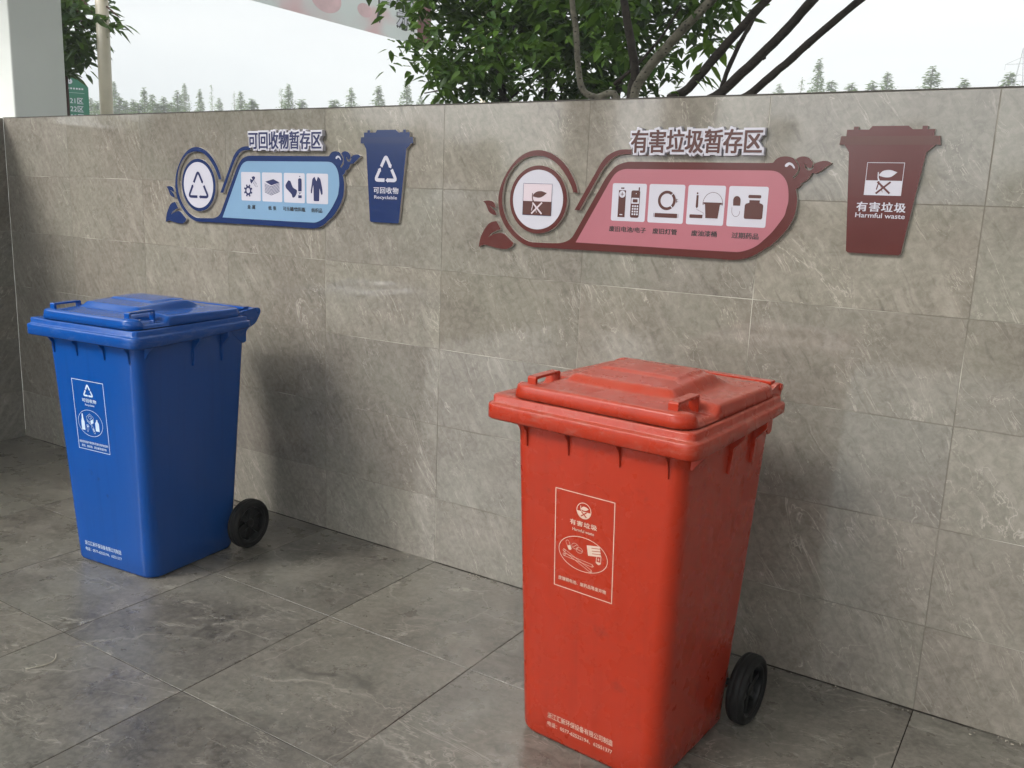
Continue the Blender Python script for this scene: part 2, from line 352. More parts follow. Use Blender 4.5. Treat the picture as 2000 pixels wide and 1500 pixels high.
# outlines of the wall signs, in metres on the sign's own plane
T={
'frame':[(0.1674,0.1674),(0.1609,0.1898),(0.1474,0.2158),(0.1268,0.2447),(0.0994,0.2707),(0.067,0.2909),(0.0347,0.3017),(0.0062,0.3049),(-0.0259,0.3009),(-0.0615,0.2858),(-0.0934,0.26),(-0.1215,0.2231),(-0.1405,0.1859),(-0.1492,0.1487),(-0.1492,0.1238),(-0.1399,0.0837),(-0.1213,0.0502),(-0.0935,0.0203),(-0.0586,-0.0044),(-0.0245,-0.018),(0.0051,-0.0224),(0.0233,-0.0223),(0.4714,-0.0191),(0.6512,-0.0186),(0.7199,-0.019),(0.7558,-0.0128),(0.7876,0.0011),(0.8156,0.022),(0.8307,0.031),(0.8547,0.0558),(0.876,0.0847),(0.8907,0.1169),(0.8952,0.1465),(0.8946,0.1679),(0.8918,0.1834),(0.8875,0.1969),(0.8958,0.2019),(0.9018,0.2108),(0.9013,0.215),(0.9117,0.2187),(0.9206,0.2266),(0.9264,0.2363),(0.9286,0.2426),(0.9402,0.2422),(0.953,0.2481),(0.967,0.2597),(0.9818,0.2712),(0.9709,0.2764),(0.9575,0.2774),(0.9426,0.2736),(0.9312,0.2678),(0.9325,0.2602),(0.9276,0.2525),(0.9191,0.2505),(0.912,0.2533),(0.9073,0.2609),(0.9056,0.2685),(0.9086,0.267),(0.9133,0.2594),(0.9213,0.2568),(0.927,0.2611),(0.929,0.2678),(0.9272,0.2745),(0.9185,0.2839),(0.9064,0.289),(0.8947,0.2889),(0.8853,0.2856),(0.8795,0.2807),(0.8866,0.2722),(0.8929,0.2588),(0.8927,0.2453),(0.8871,0.2337),(0.8786,0.2262),(0.8755,0.2315),(0.8822,0.2384),(0.8884,0.2491),(0.8894,0.2587),(0.8847,0.2683),(0.8766,0.2788),(0.8716,0.2845),(0.8615,0.2877),(0.8475,0.2892),(0.8318,0.2866),(0.8205,0.2793),(0.8123,0.2705),(0.7062,0.2698),(0.3542,0.2695),(0.329,0.2656),(0.3041,0.2555),(0.2859,0.2382),(0.2679,0.2151),(0.2502,0.1846),(0.162,0.0303),(0.1475,0.0131),(0.1289,0.003),(0.1046,-0.0029),(0.0006,-0.0057),(-0.0253,-0.001),(-0.0557,0.0129),(-0.0828,0.0333),(-0.1066,0.0602),(-0.1231,0.0906),(-0.1322,0.1244),(-0.1329,0.1584),(-0.1257,0.1924),(-0.1103,0.2233),(-0.0892,0.2494),(-0.0607,0.2708),(-0.0322,0.2815),(0.0,0.2856),(0.0322,0.2834),(0.0609,0.2733),(0.0863,0.2574),(0.1084,0.2356),(0.1289,0.2096),(0.1442,0.1835),(0.151,0.167)],
'panel':[(0.1698,0.0032),(0.2819,0.2011),(0.2996,0.2277),(0.318,0.241),(0.3431,0.2467),(0.7082,0.2481),(0.8074,0.2483),(0.8278,0.2453),(0.8427,0.2368),(0.8539,0.2253),(0.8624,0.2099),(0.8673,0.1905),(0.8699,0.1613),(0.8665,0.1396),(0.8624,0.1197),(0.846,0.0922),(0.829,0.0684),(0.8104,0.0484),(0.7883,0.0278),(0.7616,0.0139),(0.7289,0.0054),(0.5907,0.0041)],
'leaf_small':[(-0.2148,0.127),(-0.1956,0.1301),(-0.1762,0.1286),(-0.1644,0.1202),(-0.1591,0.1054),(-0.1734,0.108),(-0.1871,0.1132),(-0.1713,0.1028),(-0.1605,0.0923),(-0.155,0.0806),(-0.1724,0.0824),(-0.1882,0.0912),(-0.1965,0.105),(-0.2048,0.1195)],
'leaf_big':[(-0.1732,0.0566),(-0.1541,0.0596),(-0.144,0.046),(-0.1338,0.0314),(-0.1546,0.026),(-0.1753,0.0145),(-0.1864,0.0013),(-0.1713,0.01),(-0.1504,0.0168),(-0.1237,0.0187),(-0.1002,0.0027),(-0.0787,-0.0139),(-0.0875,-0.0263),(-0.1061,-0.0353),(-0.1327,-0.0359),(-0.1637,-0.0324),(-0.199,-0.0265),(-0.2146,-0.029),(-0.2281,-0.0362),(-0.225,-0.0152),(-0.218,0.0076),(-0.2014,0.0338),(-0.1884,0.0487)],
'stroke':[(0.3561,0.3076),(0.3229,0.3076),(0.2977,0.3019),(0.2727,0.2891),(0.2513,0.2677),(0.2364,0.2432),(0.1589,0.1104),(0.1777,0.1102),(0.2352,0.2102),(0.2531,0.2406),(0.2742,0.2665),(0.2957,0.2836),(0.324,0.2916),(0.3572,0.2929)],
'glint':[(0.8497,0.2631),(0.8526,0.268),(0.8591,0.2719),(0.8671,0.271),(0.8746,0.2653),(0.8793,0.2577),(0.8782,0.2548),(0.8756,0.2557),(0.87,0.2624),(0.8628,0.2652),(0.8573,0.2603),(0.8524,0.2593)],
'sq':[(-0.046,0.1932),(0.0689,0.193),(0.0696,0.1355),(0.0688,0.0875),(-0.0455,0.0859),(-0.0456,0.1324)],
'sleaf':[(-0.0055,0.1498),(-0.0041,0.1573),(0.0098,0.1668),(0.0277,0.1687),(0.0494,0.1627),(0.0357,0.1525),(0.0217,0.1466),(0.0072,0.1471)],
'sstem':[(-0.0101,0.1611),(-0.0069,0.1612),(-0.006,0.1437),(0.0001,0.1312),(-0.0056,0.1301),(-0.0099,0.1436)],
'sx':[(-0.0099,0.0919),(0.0315,0.1304),(-0.0063,0.1291),(0.0317,0.092),(-0.0038,0.1292),(-0.0093,0.1026),(0.0053,0.1153),(0.0106,0.0957)],
'bat':[(0.3275,0.1882),(0.3393,0.1839),(0.3203,0.1795),(0.3459,0.1793),(0.32,0.0939),(0.3457,0.0936),(0.333,0.1671),(0.3273,0.102),(0.3376,0.1024)],
'phone':[(0.3646,0.1763),(0.3684,0.1791),(0.3929,0.1792),(0.3979,0.173),(0.3989,0.0977),(0.3946,0.0939),(0.3669,0.0936),(0.3643,0.0991)],
'phone2':[(0.3878,0.1782),(0.387,0.1886),(0.3913,0.1887),(0.392,0.1783),(0.3677,0.1593),(0.3944,0.159),(0.3949,0.1393),(0.3672,0.1398),(0.3709,0.1319),(0.3937,0.1058)],
'ring':[(0.487,0.1822),(0.4918,0.1218),(0.4574,0.1512),(0.5209,0.1532),(0.4876,0.1741),(0.4911,0.1304),(0.4681,0.1515),(0.5104,0.1528),(0.5217,0.151),(0.5289,0.1513),(0.4454,0.1127),(0.5326,0.1134),(0.5336,0.1006),(0.4458,0.1002)],
'brush':[(0.5866,0.1716),(0.5932,0.1712),(0.5942,0.1362),(0.5901,0.1308),(0.5862,0.1359)],
'brush2':[(0.5893,0.1769),(0.5683,0.1113),(0.611,0.1117),(0.6117,0.1038),(0.5685,0.1025),(0.5897,0.1281),(0.6127,0.1184),(0.612,0.1096)],
'bucket':[(0.6083,0.1433),(0.6125,0.1434),(0.6119,0.15),(0.6689,0.1511),(0.6708,0.1449),(0.6667,0.1447),(0.6624,0.1464),(0.6599,0.1027),(0.6194,0.1028),(0.6144,0.1435)],
'arc':[(0.6097,0.1433),(0.6101,0.1552),(0.6159,0.1685),(0.6263,0.1779),(0.638,0.1808),(0.6499,0.178),(0.6603,0.1698),(0.6675,0.157),(0.6694,0.1454)],
'pill':[(0.7051,0.1435),(0.7042,0.162),(0.7081,0.1694),(0.7147,0.1721),(0.7221,0.1698),(0.7268,0.1627),(0.7272,0.1437)],
'pill2':[(0.7023,0.1387),(0.7031,0.1232),(0.7083,0.1143),(0.7156,0.1112),(0.7235,0.1142),(0.7273,0.1228),(0.7271,0.1396)],
'bot':[(0.7509,0.1767),(0.7874,0.1768),(0.7892,0.1735),(0.7883,0.1672),(0.7513,0.1671),(0.7483,0.1705)],
'bot2':[(0.7532,0.1615),(0.7849,0.1615),(0.7868,0.1557),(0.7972,0.151),(0.7978,0.109),(0.7941,0.1063),(0.7442,0.1054),(0.7412,0.1092),(0.7417,0.1504),(0.7511,0.1545)],
'screwhead':[(0.3626,0.1802),(0.3739,0.1847),(0.3849,0.1817),(0.3841,0.1742),(0.3602,0.1524),(0.3541,0.163),(0.3544,0.1726),(0.3592,0.1738),(0.3655,0.1685),(0.3687,0.1718)],
'hatch':[(0.3829,0.1678),(0.373,0.1516),(0.3891,0.1626),(0.3791,0.1454),(0.3937,0.1574),(0.3863,0.1402),(0.3997,0.1458),(0.3939,0.1393)],
'gear':[(0.3408,0.1237),(0.3415,0.1466),(0.3401,0.1004),(0.3166,0.123),(0.3649,0.1243),(0.3411,0.1327),(0.3321,0.1234)],
'paper':[(0.4466,0.1634),(0.4954,0.1747),(0.5327,0.1614),(0.4832,0.1488),(0.443,0.1574),(0.483,0.1425),(0.5326,0.1562),(0.4422,0.1224),(0.4823,0.1087),(0.532,0.1227)],
'sock':[(0.5848,0.1718),(0.5967,0.169),(0.6083,0.1475),(0.6142,0.1414),(0.6334,0.1337),(0.6348,0.1275),(0.6287,0.1129),(0.6166,0.1022),(0.6077,0.1029),(0.6019,0.1163),(0.5723,0.1384),(0.567,0.1486),(0.5711,0.157)],
'bottle':[(0.6413,0.177),(0.6473,0.1808),(0.6546,0.181),(0.6613,0.1754),(0.6607,0.1292),(0.6413,0.1287)],
'bottle2':[(0.6512,0.1879),(0.6466,0.1237),(0.6568,0.1157),(0.6405,0.1128),(0.6612,0.1134),(0.661,0.1014),(0.641,0.1012)],
'coat':[(0.7344,0.1889),(0.7457,0.171),(0.753,0.1889),(0.7629,0.1834),(0.7686,0.1754),(0.7783,0.1394),(0.7796,0.1212),(0.7739,0.117),(0.7697,0.123),(0.7627,0.143),(0.7601,0.0932),(0.7567,0.0921),(0.7337,0.0918),(0.7294,0.0943),(0.7283,0.1422),(0.727,0.1564),(0.7225,0.138),(0.7195,0.122),(0.7137,0.1235),(0.7138,0.1337),(0.7198,0.1623),(0.7229,0.1786)],
}
# ---------------- ground, floor, walls ----------------
def plane_obj(name, x0, x1, y0, y1, z, m):
    return from_data(name, [(x0, y0, z), (x1, y0, z), (x1, y1, z), (x0, y1, z)], [(0, 1, 2, 3)], m)
M_ground = plain('earth_and_grass', (0.10, 0.11, 0.06), 0.95, 0.4, 0.6)
tag(plane_obj('ground', -900, 900, -900, 900, -0.12, M_ground), kind='structure')
TW = 0.5957
def tiles(name, mtile, mgrout, cells, M, depth, gap, parent=None):
    # a slab of separate tiles: every tile its own bevelled face set into the grout bed
    V, F, UV, TI = [], [], [], []
    for (u0, u1, v0, v1) in cells:
        g = gap / 2; b = 0.0008
        ou, ov = (random.uniform(0, 40), random.uniform(0, 40)); k = random.uniform(0.90, 1.08)
        w = random.uniform(-0.012, 0.012)
        a = [(u0 + g, v0 + g), (u1 - g, v0 + g), (u1 - g, v1 - g), (u0 + g, v1 - g)]
        c = [(u0 + g + b, v0 + g + b), (u1 - g - b, v0 + g + b), (u1 - g - b, v1 - g - b), (u0 + g + b, v1 - g - b)]
        i = len(V)
        for p in a: V.append(M @ Vector((p[0], p[1], depth - 0.0012)))
        for p in c: V.append(M @ Vector((p[0], p[1], depth)))
        for p in a: V.append(M @ Vector((p[0], p[1], -0.001)))
        fs = [(i + 4, i + 5, i + 6, i + 7)] + [(i + q, i + (q + 1) % 4, i + 4 + (q + 1) % 4, i + 4 + q) for q in range(4)] + [(i + 8 + q, i + 8 + (q + 1) % 4, i + (q + 1) % 4, i + q) for q in range(4)]
        loc = {i + q: a[q] for q in range(4)} | {i + 4 + q: c[q] for q in range(4)} | {i + 8 + q: a[q] for q in range(4)}
        for f in fs:
            F.append(f); TI += [(k + w, k, k - w)] * 4
            UV += [(loc[q][0] + ou, loc[q][1] + ov) for q in f]
    o = from_data(name, V, F, mtile, parent); me = o.data
    me.uv_layers.new(name='UVMap'); me.uv_layers['UVMap'].data.foreach_set('uv', [c for q in UV for c in q])
    me.color_attributes.new('tint', 'FLOAT_COLOR', 'CORNER'); me.color_attributes['tint'].data.foreach_set('color', [c for q in TI for c in (*q, 1.0)])
    return o
XC, YF, ZT, Z0 = -2.372, 0.0, 1.764, 0.2676
Mb = Matrix(((1, 0, 0, 0), (0, 0, -1, 0), (0, 1, 0, 0), (0, 0, 0, 1)))            # back wall: u=x, v=z, out=-y
Ml = Matrix(((0, 0, 1, XC), (-1, 0, 0, 0), (0, 1, 0, 0), (0, 0, 0, 1)))           # left wall: u=-y, v=z, out=+x
Mf = Matrix(((1, 0, 0, 0), (0, 1, 0, 0), (0, 0, 1, 0), (0, 0, 0, 1)))
rows = [0.0] + [Z0 + 0.2993 * j for j in range(6)]; rows[-1] = ZT
wall = empty('tiled_wall', (0, 0, 0))
tag(wall, 'long grey stone tiled back wall carrying the blue and maroon signs', 'wall')
xs = [XC] + [k * TW for k in range(-3, 9)]
cells = [(xs[i], xs[i + 1], rows[j], rows[j + 1]) for i in range(len(xs) - 1) for j in range(6)]
tiles('tile_facing', M_wall, None, cells, Mb @ Matrix.Translation((0, 0, -0.0)), 0.0, 0.0017, wall)
bm = bmesh.new(); bx(bm, (XC - 0.0, 0.0009, 0), (8 * TW, 0.16, ZT)); bm_obj('wall_core', bm, M_grout_w, wall)
M_cap = plain('coping_edge', (0.075, 0.068, 0.058), 0.7, 0.35, 9)
bm = bmesh.new(); bx(bm, (XC + .001, -0.0022, ZT + 0.0004), (8 * TW, 0.162, ZT + 0.0032)); bm_obj('coping', bm, M_cap, wall)
lw = empty('tiled_wall', (XC, 0, 0))
tag(lw, 'shaded tiled side wall meeting the back wall at the left edge', 'wall')
ys = [0, 0.53, 0.53 + TW, 0.53 + 2 * TW, 0.53 + 3 * TW, 0.53 + 4 * TW, 0.53 + 5 * TW]
cells = [(ys[i], ys[i + 1], rows[j] + 0.0, rows[j + 1]) for i in range(6) for j in range(6)]
t_ = tiles('tile_facing', M_wall, None, cells, Matrix.Translation((-XC, 0, 0)) @ Ml, 0.0, 0.0017, lw)
bm = bmesh.new(); bx(bm, (-0.16, -ys[-1], 0), (-0.0009, 0.0, ZT - 0.001)); bm_obj('wall_core', bm, M_grout_w, lw)
fl = empty('floor', (0, 0, 0)); tag(fl, kind='structure')
fx = [k * TW for k in range(-4, 13)]; fx[0] = XC - 0.4
fy = [-0.598 * k for k in range(0, 12)]
cells = [(fx[i], fx[i + 1], fy[j + 1], fy[j]) for i in range(len(fx) - 1) for j in range(len(fy) - 1)]
tiles('floor_tiles', M_floor, None, cells, Mf, 0.0, 0.0028, fl)
bm = bmesh.new(); bx(bm, (fx[0], fy[-1], -0.11), (fx[-1], 0, -0.0011)); bm_obj('floor_bed', bm, M_grout_f, fl)

bm = bmesh.new(); tube(bm, [(XC, -0.0005, 0.0), (7 * TW, -0.0005, 0.0)], 0.0035, 8); bm_obj('wall_joint', bm, M_grout_f, fl)
# ---------------- wheeled bins ----------------
def ss(t): t = max(0, min(1, t)); return t * t * (3 - 2 * t)
def lid_top(x, y):
    z = 0.985 + 0.011 * ss(1 - max(abs(x - 0.02) / 0.245, abs(y - 0.27) / 0.26) ** 2 if True else 0)
    w = ss((0.128 + 0.035 - abs(x - 0.025)) / 0.03); f = ss((y - 0.10 - 0.25 * (x - 0.025) ** 2) / 0.028) * ss((0.43 - y) / 0.085) * w
    z += f * (0.017 + 0.010 * ss((y - 0.1) / 0.2))
    z += 0.0055 * ss((y - 0.205) / 0.012) * ss((0.42 - y) / 0.1) * ss((0.115 - abs(x - 0.025)) / 0.012)
    for q in (x, 0.04 - x):
        z -= 0.021 * ss((q - 0.185) / 0.03) * ss((y - 0.05) / 0.016) * ss((0.172 - y) / 0.016)
    return z
def make_bin(name, M, ink, label, spec, hs=0.0):
    t = empty(name); tag(t, label, 'wheelie bin')
    # body
    bm = bmesh.new(); rings = []
    def sec(z, inset=0.0):
        k = z / 0.86
        hw = 0.214 + 0.026 * k - inset; cx = 0.004 + 0.008 * k
        y0 = 0.088 - 0.058 * z + inset; y1 = 0.515 + 0.045 * k - inset
        return [(x, y, z) for x, y in rrect(cx - hw, cx + hw, y0, y1, 0.052 - 0.012 * k, 8)]
    loft(bm, [sec(0, 0.010)[:] and [(a, b, 0.0) for a, b, _ in sec(0, 0.012)], sec(0.006, 0.004), sec(0.016, 0)] + [sec(z) for z in (0.1, 0.25, 0.4, 0.55, 0.7, 0.8, 0.90)], cap0=True)
    body = bm_obj('body', bm, M, t, smooth=True)
    # rim collar
    bm = bmesh.new(); rs = []
    for ins, z, k in ((0.050, 0.893, 1), (0.004, 0.885, 1), (0.0, 0.889, 1), (0.0, 0.921, 0.5), (0.002, 0.9245, 0.5), (0.010, 0.926, 0.5), (0.0125, 0.929, 0.5), (0.0125, 0.943, 0.3), (0.0155, 0.9465, 0.3), (0.052, 0.948, 0.3), (0.056, 0.942, 0.3), (0.056, 0.90, 0.3)):
        rs.append([(x + 0.004, y, z + 0.026 * k * max(0, y / 0.56) ** 1.6) for x, y in rrect(-0.303 + ins, 0.287 - ins, ins, 0.56 - ins, max(0.012, 0.032 - ins), 6)])
    # enough points along the sides for the sweep of the lip
    def dens(r):
        o = []
        for i in range(len(r)):
            a, b = Vector(r[i]), Vector(r[(i + 1) % len(r)]); n = 8 if (a - b).length > 0.2 else 1
            for q in range(n):
                p = a.lerp(b, q / n); o.append(tuple(p))
        return o
    rs2 = []
    for (ins, z, k), r in zip(((0, .893, 1), (0, .885, 1), (0, .889, 1), (0, .921, .5), (0, .9245, .5), (0, .926, .5), (0, .929, .5), (0, .943, .3), (0, .9465, .3), (0, .948, .3), (0, .942, .3), (0, .90, .3)), rs):
        rs2.append([(x, y, z + 0.026 * k * max(0, y / 0.56) ** 1.6) for x, y, _ in dens(r)])
    loft(bm, rs2)
    rim = bm_obj('rim', bm, M, t, smooth=True)
    # ribs and gussets under the rim
    def gus(P, axis, c, th):
        bm = bmesh.new()
        q = [[(c - th / 2, a, b) if axis == 'x' else (a, c - th / 2, b) for a, b in P], [(c + th / 2, a, b) if axis == 'x' else (a, c + th / 2, b) for a, b in P]]
        loft(bm, q, True, True); bm_obj('rib', bm, M, t, bevel=0.001)
    for x in (-0.185, -0.06, 0.085, 0.212):
        gus([(0.050, 0.895), (0.008, 0.890), (0.014, 0.882), (0.030, 0.862), (0.0355, 0.825), (0.050, 0.822)], 'x', x, 0.005)
    for sgn in (-1, 1):
        s = lambda v: 0.014 + sgn * v
        for y, zb, th in ((0.075, 0.845, 0.010), (0.29, 0.79, 0.013), (0.43, 0.79, 0.013)):
            dz = 0.026 * (y / 0.56) ** 1.6
            gus([(s(0.22), 0.90 + dz), (s(0.276), 0.893 + dz), (s(0.274), 0.885), (s(0.2485), 0.856), (s(0.2435), zb), (s(0.22), zb)], 'y', y, th)
    # hinge lugs, handle bar
    for x in (-0.240, 0.246):
        bm = bmesh.new()
        P = [(0.47, 0.905), (0.47, 0.955), (0.535, 0.968), (0.580, 0.977), (0.602, 0.977), (0.613, 0.969), (0.613, 0.956), (0.602, 0.938), (0.582, 0.915), (0.560, 0.892), (0.556, 0.850), (0.535, 0.845)]
        P = smooth_poly([(a + (hs if a > 0.56 else 0), b) for a, b in P], 3, 60)
        loft(bm, [[(x - 0.008, a, b) for a, b in P], [(x + 0.008, a, b) for a, b in P]], True, True)
        lug = bm_obj('hinge_lug', bm, M, t, bevel=0.0015)
        bm = bmesh.new(); tube(bm, [(x - 0.012, 0.599 + hs, 0.966), (x + 0.012, 0.599 + hs, 0.966)], 0.010, 16); bm_obj('pin', bm, M, lug, bevel=0.001)
    bm = bmesh.new(); tube(bm, [(-0.235, 0.599 + hs, 0.966), (0.242, 0.599 + hs, 0.966)], 0.0095, 14); bx(bm, (-0.232, 0.560, 0.974), (0.238, 0.590, 0.983))
    bm_obj('handle_bar', bm, M, t, bevel=0.0015)
    # lid
    bm = bmesh.new(); out = rrect(-0.228, 0.266, 0.014, 0.532, 0.048, 10)
    def dens2(r):
        o = []
        for i in range(len(r)):
            a, b = Vector(r[i]), Vector(r[(i + 1) % len(r)]); n = max(1, int((a - b).length / 0.009))
            o += [tuple(a.lerp(b, q / n)) for q in range(n)]
        return o
    out = dens2(out); cx, cy = 0.019, 0.273
    def inset(ins):
        return [(cx + (x - cx) * (1 - ins / 0.247), cy + (y - cy) * (1 - ins / 0.259)) for x, y in out]
    lift = lambda y: 0.0008 + 0.006 * y
    rs = [[(x, y, 0.953 + lift(y)) for x, y in inset(0.004)], [(x, y, 0.9495 + lift(y)) for x, y in inset(-0.001)], [(x, y, 0.9505 + lift(y)) for x, y in inset(-0.004)]]
    for ins, dz in ((-0.002, 0.019), (0.0, 0.008), (0.0015, 0.0045), (0.0045, 0.0015), (0.009, 0.0)):
        rs.append([(x, y, max(0.953, lid_top(x, y) - dz)) for x, y in inset(ins)])
    for k in range(1, 46):
        sft = 0.009 + (0.244 - 0.009) * k / 46
        rs.append([(x, y, lid_top(x, y)) for x, y in inset(sft)])
    rr = loft(bm, rs)
    c = bm.verts.new((cx, cy, lid_top(cx, cy))); L = rr[-1]
    for i in range(len(L)): bm.faces.new((L[i], L[(i + 1) % len(L)], c))
    lid = bm_obj('lid', bm, M, t, smooth=True)
    for sx in (0.214, -0.176):
        bm = bmesh.new(); w = 0.0125
        P = [(0.034, 0.970), (0.034, 1.002), (0.037, 1.0055), (0.140, 1.0085), (0.144, 1.005), (0.144, 0.962), (0.138, 0.962), (0.138, 1.0015), (0.043, 0.9985), (0.043, 0.970)]
        loft(bm, [[(sx - w, a, b) for a, b in P], [(sx + w, a, b) for a, b in P]], False, False)
        from mathutils.geometry import tessellate_polygon
        bm.verts.ensure_lookup_table(); n = len(P)
        for off in (0, n):
            for q in tessellate_polygon([[Vector((a, b, 0)) for a, b in P]]): bm.faces.new([bm.verts[off + i] for i in q])
        bm_obj('grip', bm, M, lid, bevel=0.0015)
    for sx in (-0.15, 0.19):
        bm = bmesh.new(); bx(bm, (sx - 0.03, 0.50, 0.962), (sx + 0.03, 0.592, 0.972)); bm_obj('hinge_arm', bm, M, lid, bevel=0.002)
    # wheels and axle
    bm = bmesh.new(); tube(bm, [(-0.262, 0.537, 0.1), (0.262, 0.537, 0.1)], 0.010, 14); bm_obj('axle', bm, M_hub, t, smooth=False, bevel=0.001)
    for sx in (-0.19, 0.19):
        bm = bmesh.new(); bx(bm, (sx - 0.012, 0.49, 0.075), (sx + 0.012, 0.552, 0.125)); bm_obj('axle_bracket', bm, M, t, bevel=0.004)
    for sx in (-1, 1):
        X = sx * 0.264
        wh = empty('wheel', (X, 0.537, 0.1)); wh.parent = t
        prof = [(0.076, -0.022), (0.082, -0.0255), (0.090, -0.025), (0.0955, -0.021), (0.096, -0.0185), (0.0985, -0.017), (0.0995, -0.011), (0.0975, -0.010), (0.0975, -0.0085), (0.1, -0.007), (0.1, 0.007), (0.0975, 0.0085), (0.0975, 0.010), (0.0995, 0.011), (0.0985, 0.017), (0.096, 0.0185), (0.0955, 0.021), (0.090, 0.025), (0.082, 0.0255), (0.076, 0.022)]
        def lathe(prof, n=56, close=False):
            bm = bmesh.new(); rs = [[(h, r * math.cos(2 * math.pi * k / n), r * math.sin(2 * math.pi * k / n)) for k in range(n)] for r, h in prof]
            loft(bm, rs + ([rs[0]] if close else [])); bmesh.ops.remove_doubles(bm, verts=bm.verts, dist=1e-6); return bm
        bm_obj('tyre', lathe(prof, 56, True), M_tyre, wh, smooth=True)
        bm = lathe([(0.0785, -0.017), (0.0785, 0.018), (0.074, 0.020), (0.069, 0.016), (0.066, 0.002), (0.066, -0.006), (0.0785, -0.017)], 56)
        hp = lathe([(0.019, -0.004), (0.0665, -0.005)], 40); me_ = bpy.data.meshes.new('t'); hp.to_mesh(me_); hp.free(); bm.from_mesh(me_); bpy.data.meshes.remove(me_)
        h2 = lathe([(0.0001, 0.014), (0.014, 0.014), (0.019, 0.011), (0.021, -0.014), (0.0001, -0.014)], 24)
        me_ = bpy.data.meshes.new('t'); h2.to_mesh(me_); h2.free(); bm.from_mesh(me_); bpy.data.meshes.remove(me_)
        for k in range(6):
            a = 2 * math.pi * k / 6 + 0.3; d = Vector((0, math.cos(a), math.sin(a))); n_ = Vector((0, -math.sin(a), math.cos(a)))
            vs = []
            for r_, w_ in ((0.017, 0.010), (0.068, 0.009)):
                for hx, s_ in ((-0.006, -1), (-0.006, 1), (0.008, 1), (0.008, -1)):
                    vs.append(bm.verts.new(d * r_ + n_ * (w_ * s_) + Vector((hx, 0, 0))))
            for q in range(4): bm.faces.new((vs[q], vs[(q + 1) % 4], vs[4 + (q + 1) % 4], vs[4 + q]))
        if sx < 0:
            for v in bm.verts: v.co.x = -v.co.x
        bm_obj('hub', bm, M_hub, wh, bevel=0.001)
    # printing on the front
    n = Vector((0, -1, -0.058)).normalized()
    P = Matrix(((1, 0, 0, 0), (0, -0.058, n.y, 0.088), (0, 1.0, n.z, 0), (0, 0, 0, 1)))
    spec(t, P, ink)
    return t
def frame(bm, u0, u1, v0, v1, w, P, d):
    stroke(bm, [(u0, v0), (u1, v0), (u1, v1), (u0, v1)], w, P, None, d, closed=True)
def maker(t, P, ink, du):
    bm = bmesh.new()
    letters(bm, '浙江汇新环保设备有限公司制造', (-0.109 + du, 0.094 + du, 0.072, 0.0895), P, 0.0006, 0.006)
    letters(bm, '电话：0577-62522194、62551377', (-0.109 + du, 0.093 + du, 0.0485, 0.0625), P, 0.0006, 0.006)
    bm_obj('maker_print', bm, ink, t)
def leaf_symbol(bm, cx, cz, s, P, d, fg, bgm, mi_fg, mi_bg, shift=lambda p: p):
    pass
def tri_symbol(bm, cx, cy, h, P, d, mi=0, w=0.135, sx=1.0):
    # three bent arrows chasing each other round a triangle
    Rr = h * 2 / 3
    C3 = [Vector((math.cos(R(90 - 120 * k)), math.sin(R(90 - 120 * k)))) * Rr for k in range(3)]   # clockwise
    ww = w * h
    for k in range(3):
        p0, p1, p2 = C3[k - 1], C3[k], C3[(k + 1) % 3]
        ins = 0.13
        a = p0.lerp(p1, 0.555); b1 = p0.lerp(p1, 1 - ins); b2 = p1.lerp(p2, ins); e = p1.lerp(p2, 0.40)
        pts = [a, b1]
        for q in (0.25, 0.5, 0.75):
            pts.append(b1.lerp(p1, q).lerp(p1.lerp(b2, q), q))
        pts += [b2, e]
        A, B = band([tuple(x) for x in pts], ww)
        for i in range(len(pts) - 1):
            q = [A[i], B[i], B[i + 1], A[i + 1]]
            bm.faces.new([bm.verts.new(P @ Vector((cx + x * sx, cy + y, d))) for x, y in q]).material_index = mi
        dr = (p2 - p1).normalized(); nn = Vector((-dr.y, dr.x))
        head = [e + nn * ww * 0.72, e - nn * ww * 0.72, e + dr * ww * 0.85]
        bm.faces.new([bm.verts.new(P @ Vector((cx + v.x * sx, cy + v.y, d + 0.00005))) for v in head]).material_index = mi
